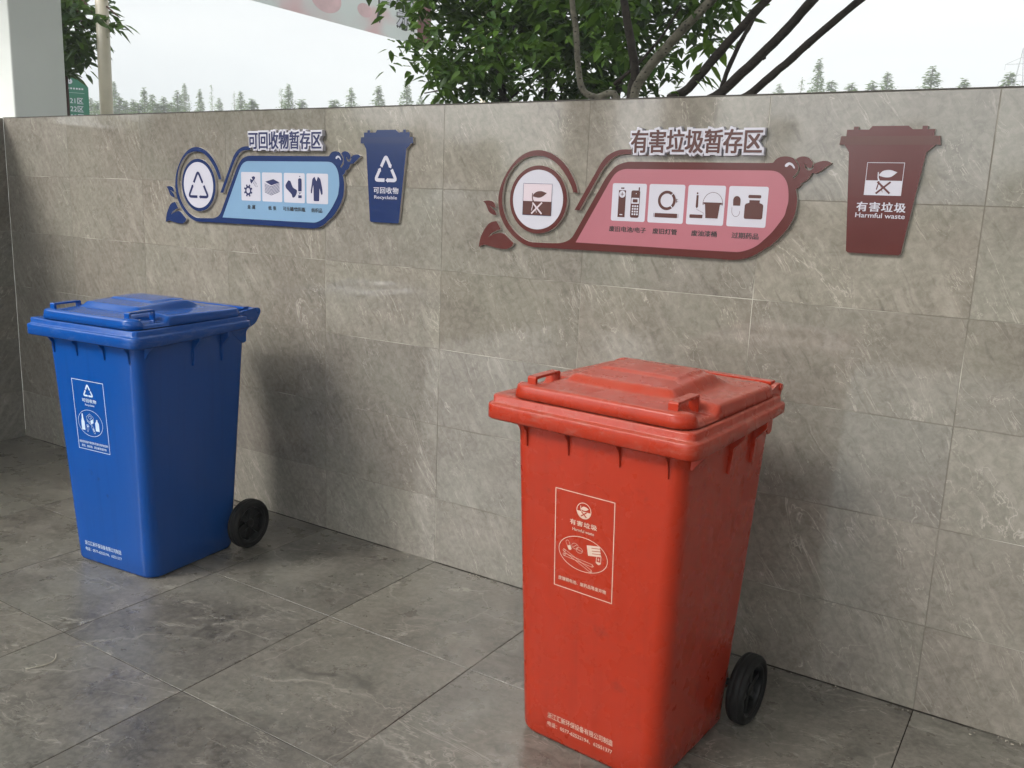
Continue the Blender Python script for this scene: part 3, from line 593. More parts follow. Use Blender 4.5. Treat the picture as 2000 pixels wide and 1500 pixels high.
def red_print(t, P, ink):
    bm = bmesh.new(); d = 0.0006
    frame(bm, -0.0945, 0.0765, 0.4685, 0.7325, 0.0022, P, d)
    cx, cz = -0.0105, 0.6905
    stroke(bm, circle(cx, cz, 0.0205, 40), 0.0018, P, None, d, closed=True)
    lo = [(cx + 0.0203 * math.cos(R(a)), cz - 0.002 + 0.0185 * math.sin(R(a))) for a in range(180, 361, 12)]
    board(bm, lo, P, None, d)
    lf = smooth_poly([(cx - 0.009, cz + 0.004), (cx - 0.003, cz + 0.0105), (cx + 0.006, cz + 0.011), (cx + 0.014, cz + 0.007), (cx + 0.006, cz + 0.002), (cx - 0.002, cz + 0.001)], 4, 60)
    board(bm, lf, P, None, d); stroke(bm, [(cx - 0.0095, cz + 0.012), (cx - 0.009, cz + 0.004), (cx - 0.006, cz - 0.002)], 0.0018, P, None, d)
    stroke(bm, [(cx - 0.008, cz - 0.015), (cx + 0.008, cz - 0.003)], 0.003, P, None, d + 0.0002, 1); stroke(bm, [(cx - 0.007, cz - 0.003), (cx + 0.008, cz - 0.016)], 0.003, P, None, d + 0.0003, 1)
    letters(bm, '有害垃圾', (-0.0505, 0.0285, 0.6475, 0.6615), P, d, 0.02, space=1.15)
    letters(bm, 'Harmful waste', (-0.0425, 0.0205, 0.6325, 0.6405), P, d, 0.01)
    stroke(bm, circle(-0.0105, 0.5745, 0.0715, 56, 0.0455), 0.0016, P, None, d, closed=True)
    w = 0.0009
    # capsule, tablets, blister pack, tubes, cell
    def rot(Pn, c, a): ca, sa = math.cos(R(a)), math.sin(R(a)); return [(c[0] + x * ca - y * sa, c[1] + x * sa + y * ca) for x, y in Pn]
    cap = [(-.0045, -.0105), (0, -.013), (.0045, -.0105), (.0045, 0), (.0045, .0105), (0, .013), (-.0045, .0105), (-.0045, 0)]
    stroke(bm, rot(smooth_poly(cap, 3, 70), (-0.053, 0.589), 25), w, P, None, d, closed=True)
    board(bm, rot(smooth_poly([(-.0045, -.0105), (0, -.013), (.0045, -.0105), (.0045, -.001), (-.0045, -.001)], 3, 70), (-0.053, 0.589), 25), P, None, d)
    stroke(bm, circle(-0.034, 0.591, 0.0095, 20, 0.0075), w, P, None, d, closed=True); stroke(bm, [(-0.040, 0.587), (-0.028, 0.596)], w, P, None, d)
    stroke(bm, circle(-0.021, 0.583, 0.0095, 20, 0.0075), w, P, None, d, closed=True); stroke(bm, [(-0.029, 0.584), (-0.013, 0.582)], w, P, None, d)
    for k in range(4):
        board(bm, rot([(-.019, -.013 + k * .0072), (.019, -.013 + k * .0072), (.019, -.0075 + k * .0072), (-.019, -.0075 + k * .0072)], (0.0215, 0.592), 10), P, None, d)
    board(bm, rot([(-.019, -.013), (-.006, -.013), (-.006, .0135), (-.019, .0135)], (0.0215, 0.592), 10), P, None, d + .00008)
    stroke(bm, [(0.030, 0.582), (0.0285, 0.564), (0.0355, 0.560), (0.0415, 0.564), (0.0425, 0.584), (0.036, 0.587)], w * 1.6, P, None, d, closed=True)
    board(bm, [(0.0285, 0.567), (0.031, 0.561), (0.040, 0.561), (0.042, 0.567)], P, None, d)
    board(bm, [(0.035, 0.579), (0.033, 0.572), (0.0355, 0.5725), (0.035, 0.568), (0.038, 0.575), (0.0355, 0.5745)], P, None, d)
    for a_, b_ in (((-0.066, 0.571), (0.014, 0.5365)), ((-0.066, 0.560), (0.0175, 0.552))):
        A, B = Vector(a_), Vector(b_); q = (B - A).normalized(); m_ = Vector((-q.y, q.x)) * 0.0034
        stroke(bm, [tuple(A + m_), tuple(B + m_), tuple(B + q * 0.004), tuple(B - m_), tuple(A - m_)], w, P, None, d, closed=True)
        stroke(bm, [tuple(B + m_), tuple(B - m_)], w, P, None, d); stroke(bm, circle(A.x, A.y, 0.0036, 12), w, P, None, d, closed=True)
    letters(bm, '废镍镉电池、废药品等废弃物', (-0.082, 0.059, 0.4875, 0.498), P, d, 0.01)
    bm_obj('label_print', bm, [ink, M_red], t); maker(t, P, ink, 0)
def blue_print(t, P, ink):
    bm = bmesh.new(); d = 0.0006; o = -0.024
    frame(bm, -0.084 + o, 0.084 + o, 0.469, 0.7345, 0.0022, P, d)
    tri_symbol(bm, o - 0.002, 0.6925, 0.042, P, d, 0, 0.15)
    letters(bm, '可回收物', (-0.038 + o, 0.038 + o, 0.653, 0.667), P, d, 0.02, space=1.15)
    letters(bm, 'Recyclable', (-0.024 + o, 0.026 + o, 0.638, 0.647), P, d, 0.008)
    stroke(bm, circle(o - 0.006, 0.574, 0.066, 56, 0.050), 0.0015, P, None, d, closed=True)
    q = lambda L: [(x + o - 0.006, z + 0.574) for x, z in L]
    board(bm, q([(-.050, -.030), (-.032, -.030), (-.032, .002), (-.037, .016), (-.038, .032), (-.044, .032), (-.045, .016), (-.050, .002)]), P, None, d)
    board(bm, q([(.026, -.026), (.046, -.026), (.046, .004), (.040, .012), (.040, .018), (.033, .018), (.033, .012), (.026, .004)]), P, None, d)
    w = 0.0011
    for L in ([(-.019, .022), (.000, .036), (.019, .024), (.017, .004), (.002, -.006), (-.016, .006)], [(-.010, .022), (.000, .029), (.010, .022), (.000, .015)]):
        stroke(bm, q(L), w, P, None, d, closed=True)
    board(bm, q([(.001, .010), (.016, .018), (.015, .004), (.003, -.003)]), P, None, d)
    for k in range(3): stroke(bm, q([(-.017, .014 - k * .004), (.000, .004 - k * .004)]), w, P, None, d)
    stroke(bm, q(smooth_poly([(-.022, -.008), (-.014, -.007), (-.009, -.012), (-.012, -.020), (-.015, -.032), (-.020, -.034), (-.023, -.026), (-.020, -.016)], 3)), w, P, None, d, closed=True)
    board(bm, q([(-.020, -.011), (-.012, -.011), (-.014, -.017), (-.018, -.018)]), P, None, d)
    stroke(bm, q(smooth_poly([(.006, -.006), (.012, -.011), (.020, -.026), (.022, -.036), (.016, -.037), (.010, -.026), (.005, -.014)], 3)), w, P, None, d, closed=True)
    board(bm, q([(.010, -.018), (.014, -.018), (.019, -.030), (.015, -.030)]), P, None, d)
    letters(bm, '适宜回收循环使用和资源利用的废塑料', (-0.079 + o, 0.079 + o, 0.4925, 0.5020), P, d, 0.006)
    letters(bm, '废纸、废玻璃、废金属等废弃物', (-0.067 + o, 0.067 + o, 0.4775, 0.4870), P, d, 0.006)
    bm_obj('label_print', bm, ink, t); maker(t, P, ink, -0.030)
rb = make_bin('wheelie_bin', M_red, M_ink_pale, 'red plastic wheelie bin with harmful waste label and dusty lid', red_print, -0.008)
rb.location = (1.683, -0.872, 0.0); rb.rotation_euler.z = 1.495 - math.pi / 2
bb = make_bin('wheelie_bin', M_blue, M_ink_blue, 'blue plastic wheelie bin with recyclable label and glossy lid', blue_print, 0.024)
bb.location = (-0.320, -0.896, 0.0); bb.rotation_euler.z = 1.659 - math.pi / 2

# ---------------- wall signs ----------------
Ms = Matrix(((1, 0, 0, 0), (0, 0, -1, 0), (0, 1, 0, 0), (0, 0, 0, 1)))
def make_sign(loc, cf, cp, cdark, title, caps, icons, label):
    t = empty('waste_area_sign', loc); tag(t, label, 'wall sign')
    def part(name, P, d0, d1, m, parent=t, edge=M_edge):
        bm = bmesh.new(); board(bm, P, Ms, d0, d1, 0, 1); return bm_obj(name, bm, [m, edge], parent)
    D1 = 0.012
    fr = part('frame', smooth_poly(T['frame'], 4, 52), 0.001, D1, cf)
    part('highlight', smooth_poly(T['glint'], 4, 80), None, D1 + 0.0007, M_white, fr)
    part('panel', smooth_poly(T['panel'], 4, 52), None, D1 + 0.0006, cp, fr)
    part('leaf', smooth_poly(T['leaf_small'], 3), 0.001, D1, cf); part('leaf', smooth_poly(T['leaf_big'], 3), 0.001, D1, cf)
    part('scroll', smooth_poly(T['stroke'], 4), 0.001, D1, cf)
    dc = (0.0137, 0.1393)
    disc = part('badge', circle(*dc, 0.1148, 72), 0.001, D1, cf)
    part('badge_face', circle(dc[0] - 0.001, dc[1], 0.1005, 72), None, D1 + 0.0006, M_white, disc)
    icons(t, disc, dc)
    tb = empty('title', (0, 0, 0)); tb.parent = t
    bm = bmesh.new(); letters(bm, title, (0.357, 0.7785, 0.2975, 0.3665), Ms, 0.0185, 0.0, halo=0.13, thick=0.016); bm_obj('title_backing', bm, M_white, tb)
    bm = bmesh.new(); letters(bm, title, (0.357, 0.7785, 0.2975, 0.3665), Ms, 0.0204, 0.03); bm_obj('title_lettering', bm, cdark, tb)
    for s, x0, x1 in caps:
        bm = bmesh.new(); letters(bm, s, (x0, x1, 0.0465, 0.0642), Ms, D1 + 0.0012, 0.024); bm_obj('caption', bm, M_ink, t)
    return t
CX = [0.2968, 0.4270, 0.5580, 0.6888]
def cards(t, fill):
    D = 0.012
    for k, x in enumerate(CX):
        bm = bmesh.new(); board(bm, rrect(x, x + 0.1205, 0.0815, 0.2012, 0.006, 4), Ms, None, D + 0.0011); c = bm_obj('icon_card', bm, M_white, t)
        fill(k, c, D + 0.0016)
def red_icons(t, disc, dc):
    D = 0.012; q = T['sq']
    x0, x1, zt, zb, zm = 0.9655 - 1 - 0.0, 0, 0, 0, 0
    x0 = (q[0][0] + q[4][0]) / 2; x1 = (q[1][0] + q[3][0]) / 2; zt = (q[0][1] + q[1][1]) / 2; zb = (q[3][1] + q[4][1]) / 2; zm = (q[2][1] + q[5][1]) / 2
    bm = bmesh.new()
    board(bm, [(x0, zb), (x1, zb), (x1, zt), (x0, zt)], Ms, None, D + 0.0011, 1)
    board(bm, [(x0, zb), (x1, zb), (x1, zm), (x0, zm)], Ms, None, D + 0.0014, 0)
    stroke(bm, [(x0, zb), (x1, zb), (x1, zt), (x0, zt)], 0.0012, Ms, None, D + 0.0017, 2, True)
    board(bm, smooth_poly(T['sleaf'], 4, 60), Ms, None, D + 0.0018, 0); board(bm, T['sstem'], Ms, None, D + 0.0018, 0)
    X = T['sx']
    stroke(bm, [X[0], X[1]], 0.0055, Ms, None, D + 0.0019, 1); stroke(bm, [X[2], X[3]], 0.0055, Ms, None, D + 0.0022, 1)
    stroke(bm, [X[4], X[5]], 0.0028, Ms, None, D + 0.002, 1); stroke(bm, [X[6], X[7]], 0.0018, Ms, None, D + 0.0021, 1)
    bm_obj('badge_symbol', bm, [M_brown, M_lpink, M_dnavy], disc)
    def fill(k, c, d):
        bm = bmesh.new(); B = lambda P, m=0, e=0: board(bm, P, Ms, None, d + e, m)
        SK = lambda P, w, m=0, cl=False, e=0: stroke(bm, P, w, Ms, None, d + e, m, cl)
        if k == 0:
            g = T['bat']; B([(g[0][0], g[0][1]), (g[1][0], g[0][1]), (g[1][0], g[1][1]), (g[0][0], g[1][1])])
            x0, x1 = g[2][0] , g[3][0]; zt, zb = g[2][1], (g[4][1] + g[5][1]) / 2; B([(x0, zb), (x1, zb), (x1, zt), (x0, zt)])
            cc = ((x0 + x1) / 2, g[6][1]); B(circle(*cc, 0.0112, 28), 1, .0003); SK([(cc[0] - .006, cc[1]), (cc[0] + .006, cc[1])], .0022, 0, False, .0006); SK([(cc[0], cc[1] - .006), (cc[0], cc[1] + .006)], .0022, 0, False, .0007)
            SK([g[7], (g[8][0], g[7][1])], .003, 1, False, .0004)
            px0, px1, pt, pb = g[3][0] + 0.019, g[3][0] + 0.050, T['phone'][1][1] + .001, T['phone'][6][1]
            B(rrect(px0, px1, pb, pt, .006, 4)); SK([(px1 - .004, pt - .004), (px1 - .004, pt + .010)], .0042)
            B(rrect(px0 + .002, px1 - .002, pt - .042, pt - .0235, .001, 2), 1, .0003); B(rrect(px0 + .007, px1 - .007, pt - .038, pt - .0275, .002, 3), 0, .0005)
            B(circle((px0 + px1) / 2 + .002, pt - .010, .0015, 10), 1, .0003)
            for i in range(3):
                for j in range(4):
                    u, v = px0 + .0055 + i * .0082, pb + .0085 + j * .0085; B([(u, v), (u + .0055, v), (u + .0055, v + .0055), (u, v + .0055)], 1, .0003)
        elif k == 1:
            g = T['ring']; cc = ((g[2][0] + g[3][0]) / 2, (g[0][1] + g[1][1]) / 2); ro = (g[0][1] - g[1][1]) / 2
            SK(circle(*cc, ro - .0045, 44), .009, 0, True)
            for a in (48, -48):
                SK([(cc[0] + (ro - .012) * math.cos(R(a)), cc[1] + (ro - .012) * math.sin(R(a))), (cc[0] + (ro + .002) * math.cos(R(a)), cc[1] + (ro + .002) * math.sin(R(a)))], .0028, 1, False, .0003)
            B([(cc[0] + ro + .001, cc[1] - .005), (cc[0] + ro + .0035, cc[1] - .007), (cc[0] + ro + .0035, cc[1] + .007), (cc[0] + ro + .001, cc[1] + .005)])
            for s in (-1, 1): SK([(cc[0] + ro + .002, cc[1] + s * .003), (cc[0] + ro + .008, cc[1] + s * .003)], .0015)
            x0, x1, zz = g[10][0], g[11][0], (g[10][1] + g[13][1]) / 2 - .001
            B(rrect(x0 + .005, x1 - .005, zz - .007, zz + .0065, .002, 3))
            for xx in (x0 + .002, x1 - .002): SK([(xx, zz - .006), (xx, zz + .006)], .0014)
        elif k == 2:
            B(T['brush']); h = T['brush2']; B(circle(*h[0], .003, 12))
            zz = (h[1][1] + h[4][1]) / 2; B(rrect(h[1][0], h[2][0] , zz - .0055, zz + .0055, .0025, 3)); SK([h[5], h[6], h[7]], .0009)
            g = T['bucket']; zt = (g[2][1] + g[3][1]) / 2; zb = (g[7][1] + g[8][1]) / 2; xa, xb = g[2][0], g[3][0]
            B([(xa, zt), (xa + .0005, zt - .006), (xa + .004, zt - .006), (g[8][0] + .001, zb), (g[7][0], zb), (xb - .005, zt - .006), (xb, zt - .006), (xb, zt)])
            SK([(xa - .002, zt), (xa - .002, zt - .008)], .003); SK([(xb + .002, zt), (xb + .002, zt - .008)], .003)
            cx_, rx = (xa + xb) / 2, (xb - xa) / 2 + .003; hh = T['arc'][4][1] - zt; SK([(cx_ - rx * math.cos(R(a)), zt - .004 + (hh + .004) * math.sin(R(a))) for a in range(0, 181, 12)], .0013)
        else:
            B(smooth_poly(T['pill'], 4, 70)); SK(smooth_poly(T['pill2'], 3)[:-2], .0011)
            g = T['bot']; x0, x1 = g[0][0] - .001, g[2][0]; zt, zb = (g[0][1] + g[1][1]) / 2, (g[3][1] + g[4][1]) / 2; B(rrect(x0, x1, zb, zt, .0035, 3))
            g = T['bot2']; zt = (g[0][1] + g[1][1]) / 2; zb = (g[5][1] + g[6][1]) / 2 ; xa, xb, xl, xr = g[0][0] + .001, g[1][0] + .001, g[8][0] - .0005, g[3][0] + .0005
            zb2 = zb
            B([(xa, zt), (xa, zt - .008), (xl + .003, zt - .011), (xl, zt - .016), (xl, zb2 + .004), (xl + .003, zb2), (xr - .003, zb2), (xr, zb2 + .004), (xr, zt - .016), (xr - .003, zt - .011), (xb, zt - .008), (xb, zt)])
        bm_obj('icon', bm, [M_brown, M_white], c)
    cards(t, fill)
def blue_icons(t, disc, dc):
    D = 0.012
    bm = bmesh.new(); tri_symbol(bm, dc[0] - 0.001, dc[1] - 0.014, 0.112, Ms, D + 0.0012, 0, 0.105, 1.04); bm_obj('badge_symbol', bm, M_dnavy, disc)
    def fill(k, c, d):
        bm = bmesh.new(); B = lambda P, m=0, e=0: board(bm, P, Ms, None, d + e, m)
        SK = lambda P, w, m=0, cl=False, e=0: stroke(bm, P, w, Ms, None, d + e, m, cl)
        if k == 0:
            B(T['screwhead']); h = T['hatch']
            for i in range(0, 8, 2): SK([h[i], h[i + 1]], .0018)
            g = T['gear']; cc = g[0]; ro = (g[4][0] - g[3][0]) / 2
            SK(circle(*cc, ro * .62, 28), .008, 0, True)
            for a in range(8):
                u = Vector((math.cos(R(a * 45 + 22)), math.sin(R(a * 45 + 22)))); SK([tuple(Vector(cc) + u * ro * .7), tuple(Vector(cc) + u * ro * 1.1)], .008, 0, False, .0002 + a * .00003)
        elif k == 1:
            g = T['paper']; B(g[:4])
            z = g[3][1] - .002; st = (g[5][1] - g[8][1]) / 6
            for i in range(7): SK([(g[4][0], g[4][1] - .003 - i * st), (g[5][0], g[5][1] - i * st), (g[6][0], g[6][1] + .003 - i * st)], .0022)
        elif k == 2:
            B(smooth_poly(T['sock'], 3)); b = T['bottle']; x0, x1 = b[0][0], b[3][0]; B(smooth_poly([(x0, b[5][1]), (x0, b[0][1]), ((x0 * 2 + x1) / 3, b[1][1]), ((x0 + 2 * x1) / 3, b[1][1]), (x1, b[0][1]), (x1, b[5][1])], 3, 50))
            h = T['bottle2']; B(circle((x0 + x1) / 2, h[0][1], .003, 10)); B([(x0, h[3][1]), (x1, h[3][1]), (x1, h[5][1]), (x0, h[5][1])])
            zz = h[1][1] - .004; B([((x0 + x1) / 2 - .005, zz - .005), ((x0 + x1) / 2 + .005, zz + .002), ((x0 + x1) / 2 - .003, zz + .003)])
            SK([(x0, h[1][1] + .001), (x1, h[1][1] + .001)], .0012)
        else: B(smooth_poly(T['coat'], 3, 40))
        bm_obj('icon', bm, [M_dnavy, M_white], c)
    cards(t, fill)
make_sign((1.0, 0, 1.3), M_maroon, M_pink, M_brown, '有害垃圾暂存区',
          [('废旧电池/电子', .2932, .4240), ('废旧灯管', .4480, .5305), ('废油漆桶', .5790, .6613), ('过期药品', .7092, .7916)], red_icons,
          'maroon and pink wall sign for harmful waste with four icons')
make_sign((-0.781, 0, 1.309), M_navy, M_sky, M_dnavy, '可回收物暂存区',
          [('金 属', .3330, .3815), ('纸 张', .4631, .5110), ('可乐罐/饮料瓶', .5514, .6810), ('纺织品', .7167, .7770)], blue_icons,
          'navy and light blue wall sign for recyclables with four icons')
def bin_sign(loc, cf, crim, label, deco):
    t = empty('bin_shaped_sign', loc); tag(t, label, 'wall sign')
    P = [(.0132, .3626), (.031, .3626), (.031, .3708), (.044, .3708), (.044, .3626), (.072, .3622), (.0801, .3718), (.1725, .3718), (.1852, .3625), (.2079, .3625), (.2079, .3712), (.2216, .3712), (.2216, .3626), (.2398, .3626), (.2395, .3450), (.2547, .3450), (.2585, .3215), (.2463, .3215), (.2253, .3013), (.1930, .0290), (.1880, .0245), (.0520, .0245), (.0465, .0290), (.025, .3012), (.0114, .3217), (-.0038, .3217), (-.0004, .3452), (.0132, .3452)]
    bm = bmesh.new(); board(bm, P, Ms, 0.001, 0.011, 0, 1); bm_obj('board', bm, [cf, M_edge], t)
    bm = bmesh.new(); board(bm, [(-.0036, .3219), (.2583, .3217), (.2546, .3449), (-.0004, .3450)], Ms, None, 0.0116); bm_obj('rim_print', bm, crim, t)
    bm = bmesh.new(); deco(bm); bm_obj('symbol_and_lettering', bm, [M_white, cf], t)
def deco_red(bm):
    x0, x1, zb, zm, zt = .0783, .1744, .1864, .2257, .2738; d = 0.0117
    board(bm, [(x0, zb), (x1, zb), (x1, zm), (x0, zm)], Ms, None, d); stroke(bm, [(x0, zb), (x1, zb), (x1, zt), (x0, zt)], .0014, Ms, None, d + .0001, 0, True)
    board(bm, smooth_poly([(.1126, .2422), (.1215, .2517), (.1393, .2545), (.1588, .2486), (.1443, .2365), (.1295, .2347), (.1139, .2385)], 4, 60), Ms, None, d + .0002)
    board(bm, [(.1082, .2484), (.1110, .2484), (.1118, .2340), (.1165, .2235), (.1125, .2220), (.1090, .2330)], Ms, None, d + .0002)
    stroke(bm, [(.1088, .1903), (.1445, .2225)], .0052, Ms, None, d + .0004, 1); stroke(bm, [(.1100, .2225), (.1451, .1913)], .0052, Ms, None, d + .0006, 1)
    stroke(bm, [(.1142, .224), (.1095, .201)], .0032, Ms, None, d + .0005, 1); stroke(bm, [(.118, .216), (.126, .194)], .0014, Ms, None, d + .0007, 1)
    letters(bm, '有害垃圾', (.0625, .1910, .1412, .1668), Ms, d, 0.024, space=1.12); letters(bm, 'Harmful waste', (.0615, .1915, .1240, .1370), Ms, d, 0.012)
def deco_blue(bm):
    d = 0.0117; o = 1.797 - 2.0
    tri_symbol(bm, .3285 + 1.797 - 2.0, .2155, .0905, Ms, d, 0, 0.145)
    letters(bm, '可回收物', (.2685 - .203, .392 - .203, .1352, .1590), Ms, d, 0.022, space=1.12); letters(bm, 'Recyclable', (.272 - .203, .3858 - .203, .1110, .1270), Ms, d, 0.010)
M_maroon_rim = plain('maroon_rim_print', (0.085, 0.026, 0.020), 0.2, 0.06, 3); M_navy_rim = plain('navy_rim_print', (0.016, 0.030, 0.10), 0.2, 0.06, 3)
bin_sign((2.0, 0, 1.3), M_maroon, M_maroon_rim, 'maroon sign shaped like a bin reading Harmful waste', deco_red)
bin_sign((0.203, 0, 1.306), M_navy, M_navy_rim, 'navy sign shaped like a bin reading Recyclable', deco_blue)
# ---------------- behind the wall ----------------
def px(x, y, dist):
    # a point seen in a given direction, so many metres away
    d = (FW + RT * ((x - 1000) / 1736.23) - UP * ((y - 750) / 1736.23)); return CP + d * (dist / math.hypot(d.x, d.y))
M_col = plain('white_painted_column', (0.68, 0.70, 0.68), 0.55, 0.05, 1.5)
bm = bmesh.new(); bx(bm, (-2.68, 0.068, 0), (-2.374, 0.372, 4.6)); col_ = bm_obj('column', bm, M_col, None, bevel=0.012)
tag(col_, 'square white painted column at the left end of the wall', 'column')
M_pole = plain('cream_metal', (0.48, 0.43, 0.33), 0.4, 0.12, 6)
bm = bmesh.new()
a, b = Vector((-5.985, 3.0, 3.9)), Vector((-6.01, 3.0, -0.12)); tube(bm, [b, a], [0.066, 0.062], 20); pole = bm_obj('pole', bm, M_pole, None, smooth=True)
tag(pole, 'plain cream metal pole rising behind the wall near the green sign', 'pole')
# green area sign
M_green = plain('green_sign_paint', (0.012, 0.12, 0.075), 0.4, 0.08, 2)
gs = empty('area_sign', (-11.30, 6.0, 0)); gs.rotation_euler.z = R(58); tag(gs, 'green sign with numbered areas beside the cream pole', 'sign')
P = [(-0.38, 0.2), (0.16, 0.2), (0.16, 2.96), (0.13, 3.0), (0.05, 3.04), (-0.01, 3.09), (-0.11, 3.13), (-0.21, 3.09), (-0.27, 3.04), (-0.35, 3.0), (-0.38, 2.96)]
bm = bmesh.new(); board(bm, P, Ms, -0.04, 0.04); bm_obj('board', bm, M_green, gs, bevel=0.004)
bm = bmesh.new()
for i, s in enumerate(('21区', '22区', '23区', '24区')):
    letters(bm, s, (-0.115, 0.075, 2.70 - i * 0.125, 2.79 - i * 0.125), Ms, 0.043, 0.01)
stroke(bm, circle(-0.105, 3.035, 0.032, 20), 0.014, Ms, None, 0.043, 0, True)
for k in range(6): board(bm, circle(-0.105 + 0.017 * math.cos(k * 1.047), 3.035 + 0.017 * math.sin(k * 1.047), 0.009, 10), Ms, None, 0.044 + k * .0002)
stroke(bm, [(-0.22, 2.865), (0.10, 2.865)], 0.004, Ms, None, 0.043)
for k in range(7): stroke(bm, [(-0.18 + k * .04, 2.93), (-0.155 + k * .04, 2.93)], 0.025, Ms, None, 0.043)
bm_obj('lettering', bm, M_white, gs)
for x in (-0.32, 0.10):
    bm = bmesh.new(); bx(bm, (x - .03, 0.0 + .041, -.12), (x + .03, .10, 2.6)); bm_obj('post', bm, M_pole, gs)
# overhead banner
M_ban = mat('banner_print', (0.5, 0.45, 0.46), 0.45); t_ = NT(M_ban); c_ = t_.coord('Object', (1, 0.6, 0.9))
g_ = t_.noise(c_, 0.9, 3, 0.5)
cb = t_.mix(t_.ramp(g_, [(0.42, 0.0), (0.55, 1.0)]), (0.66, 0.62, 0.63), (0.66, 0.69, 0.69))
cb2 = t_.mix(t_.ramp(t_.noise(t_.coord('Object', (1, 0.8, 1.3), (0, 0, 0), (0, 4.1, 0.6)), 1.1, 2), [(0.56, 0.0), (0.66, 0.9)]), cb, (0.68, 0.52, 0.54))
t_.ln(cb2, t_.b.inputs['Base Color'])
tl_ = t_.n.new('ShaderNodeBsdfTranslucent'); ms_ = t_.n.new('ShaderNodeMixShader'); ms_.inputs[0].default_value = 0.45; t_.ln(cb2, tl_.inputs[0])
t_.ln(t_.b.outputs[0], ms_.inputs[1]); t_.ln(tl_.outputs[0], ms_.inputs[2]); t_.ln(ms_.outputs[0], t_.n['Material Output'].inputs[0])
M_banred = plain('dark_red_banner', (0.11, 0.015, 0.018), 0.5, 0.1, 2)
bn = empty('banner', (-8, 7.2, 4.13)); bn.rotation_euler.z = R(0.4); tag(bn, 'pale pink overhead banner with white characters behind the leaves', 'banner')
bm = bmesh.new(); bx(bm, (-0.004, -3.4, 0), (0, 3.3, 1.5)); bm_obj('panel', bm, M_ban, bn)
bm = bmesh.new(); bx(bm, (-0.035, 3.305, 0.0), (-0.002, 3.7, 1.5)); bm_obj('end_panel', bm, M_banred, bn)
Mn = Matrix(((0, 0, 1, 0), (1, 0, 0, 0), (0, 1, 0, 0), (0, 0, 0, 1)))
bm = bmesh.new(); letters(bm, '严禁', (2.22, 3.20, 0.20, 0.86), Mn, 0.004, 0.06); bm_obj('lettering_outline', bm, M_ink, bn)
bm = bmesh.new(); letters(bm, '严禁', (2.24, 3.18, 0.22, 0.84), Mn, 0.008, 0.02); bm_obj('lettering', bm, M_white, bn)
M_fl = plain('pink_banner_print', (0.68, 0.46, 0.49), 0.45, 0.2, 3)
for k, (yy, rr) in enumerate(((1.0, .34), (-1.5, .5), (1.9, .18))):
    bm = bmesh.new(); board(bm, circle(yy, 0.32, rr, 32, rr * .6), Mn, None, 0.004); bm_obj('flower_print', bm, M_fl, bn)
for yy in (-6.0, 5.6):
    bm = bmesh.new(); tube(bm, [(-0.1, yy, -4.28), (-0.1, yy, 1.6)], 0.06, 12); bm_obj('post', bm, M_pole, bn, smooth=True)

bm = bmesh.new(); tube(bm, [(-0.1, -6.0, 1.55), (-0.1, 5.6, 1.55)], 0.05, 12); bm_obj('top_beam', bm, M_pole, bn, smooth=True)
# foliage
def leafmat(name, a, b, tr=0.35, rough=0.38):
    m = mat(name, a, rough, 0.22); t = NT(m); c = t.coord('Object')
    g = t.n.new('ShaderNodeAttribute'); g.attribute_name = 'tint'
    col = t.mix(g.outputs['Fac'], a, b)
    t.ln(col, t.b.inputs['Base Color'])
    tl = t.n.new('ShaderNodeBsdfTranslucent'); mx_ = t.n.new('ShaderNodeMixShader'); mx_.inputs[0].default_value = tr
    cc = t.mix(0.5, col, (0.14, 0.26, 0.03)); t.ln(cc, tl.inputs[0])
    out = t.n['Material Output']; t.ln(t.b.outputs[0], mx_.inputs[1]); t.ln(tl.outputs[0], mx_.inputs[2]); t.ln(mx_.outputs[0], out.inputs[0])
    return m
M_leaf = leafmat('glossy_leaf', (0.020, 0.050, 0.010), (0.085, 0.155, 0.022), 0.25, 0.40)
M_leaf2 = leafmat('bright_leaf', (0.07, 0.14, 0.02), (0.16, 0.25, 0.04), 0.4)
M_far = leafmat('far_leaf', (0.08, 0.13, 0.04), (0.20, 0.28, 0.10), 0.45, 0.7)
M_bark = plain('dark_bark', (0.035, 0.027, 0.022), 0.85, 0.5, 30, bump=0.6)
M_bark2 = plain('pale_lichened_bark', (0.17, 0.155, 0.12), 0.85, 0.55, 28, bump=0.6)
for m_, dk in ((M_bark2, (0.02, 0.016, 0.013)), (M_bark, (0.012, 0.01, 0.008))):
    t_ = NT(m_); src = t_.b.inputs['Base Color'].links[0].from_socket; v_ = t_.n.new('ShaderNodeTexVoronoi'); v_.inputs['Scale'].default_value = 42; t_.ln(t_.coord('Object', (1, 1, 1.6)), v_.inputs['Vector'])
    t_.ln(t_.mix(t_.ramp(v_.outputs['Distance'], [(0.16, 0.9), (0.3, 0.0)]), src, dk), t_.b.inputs['Base Color'])
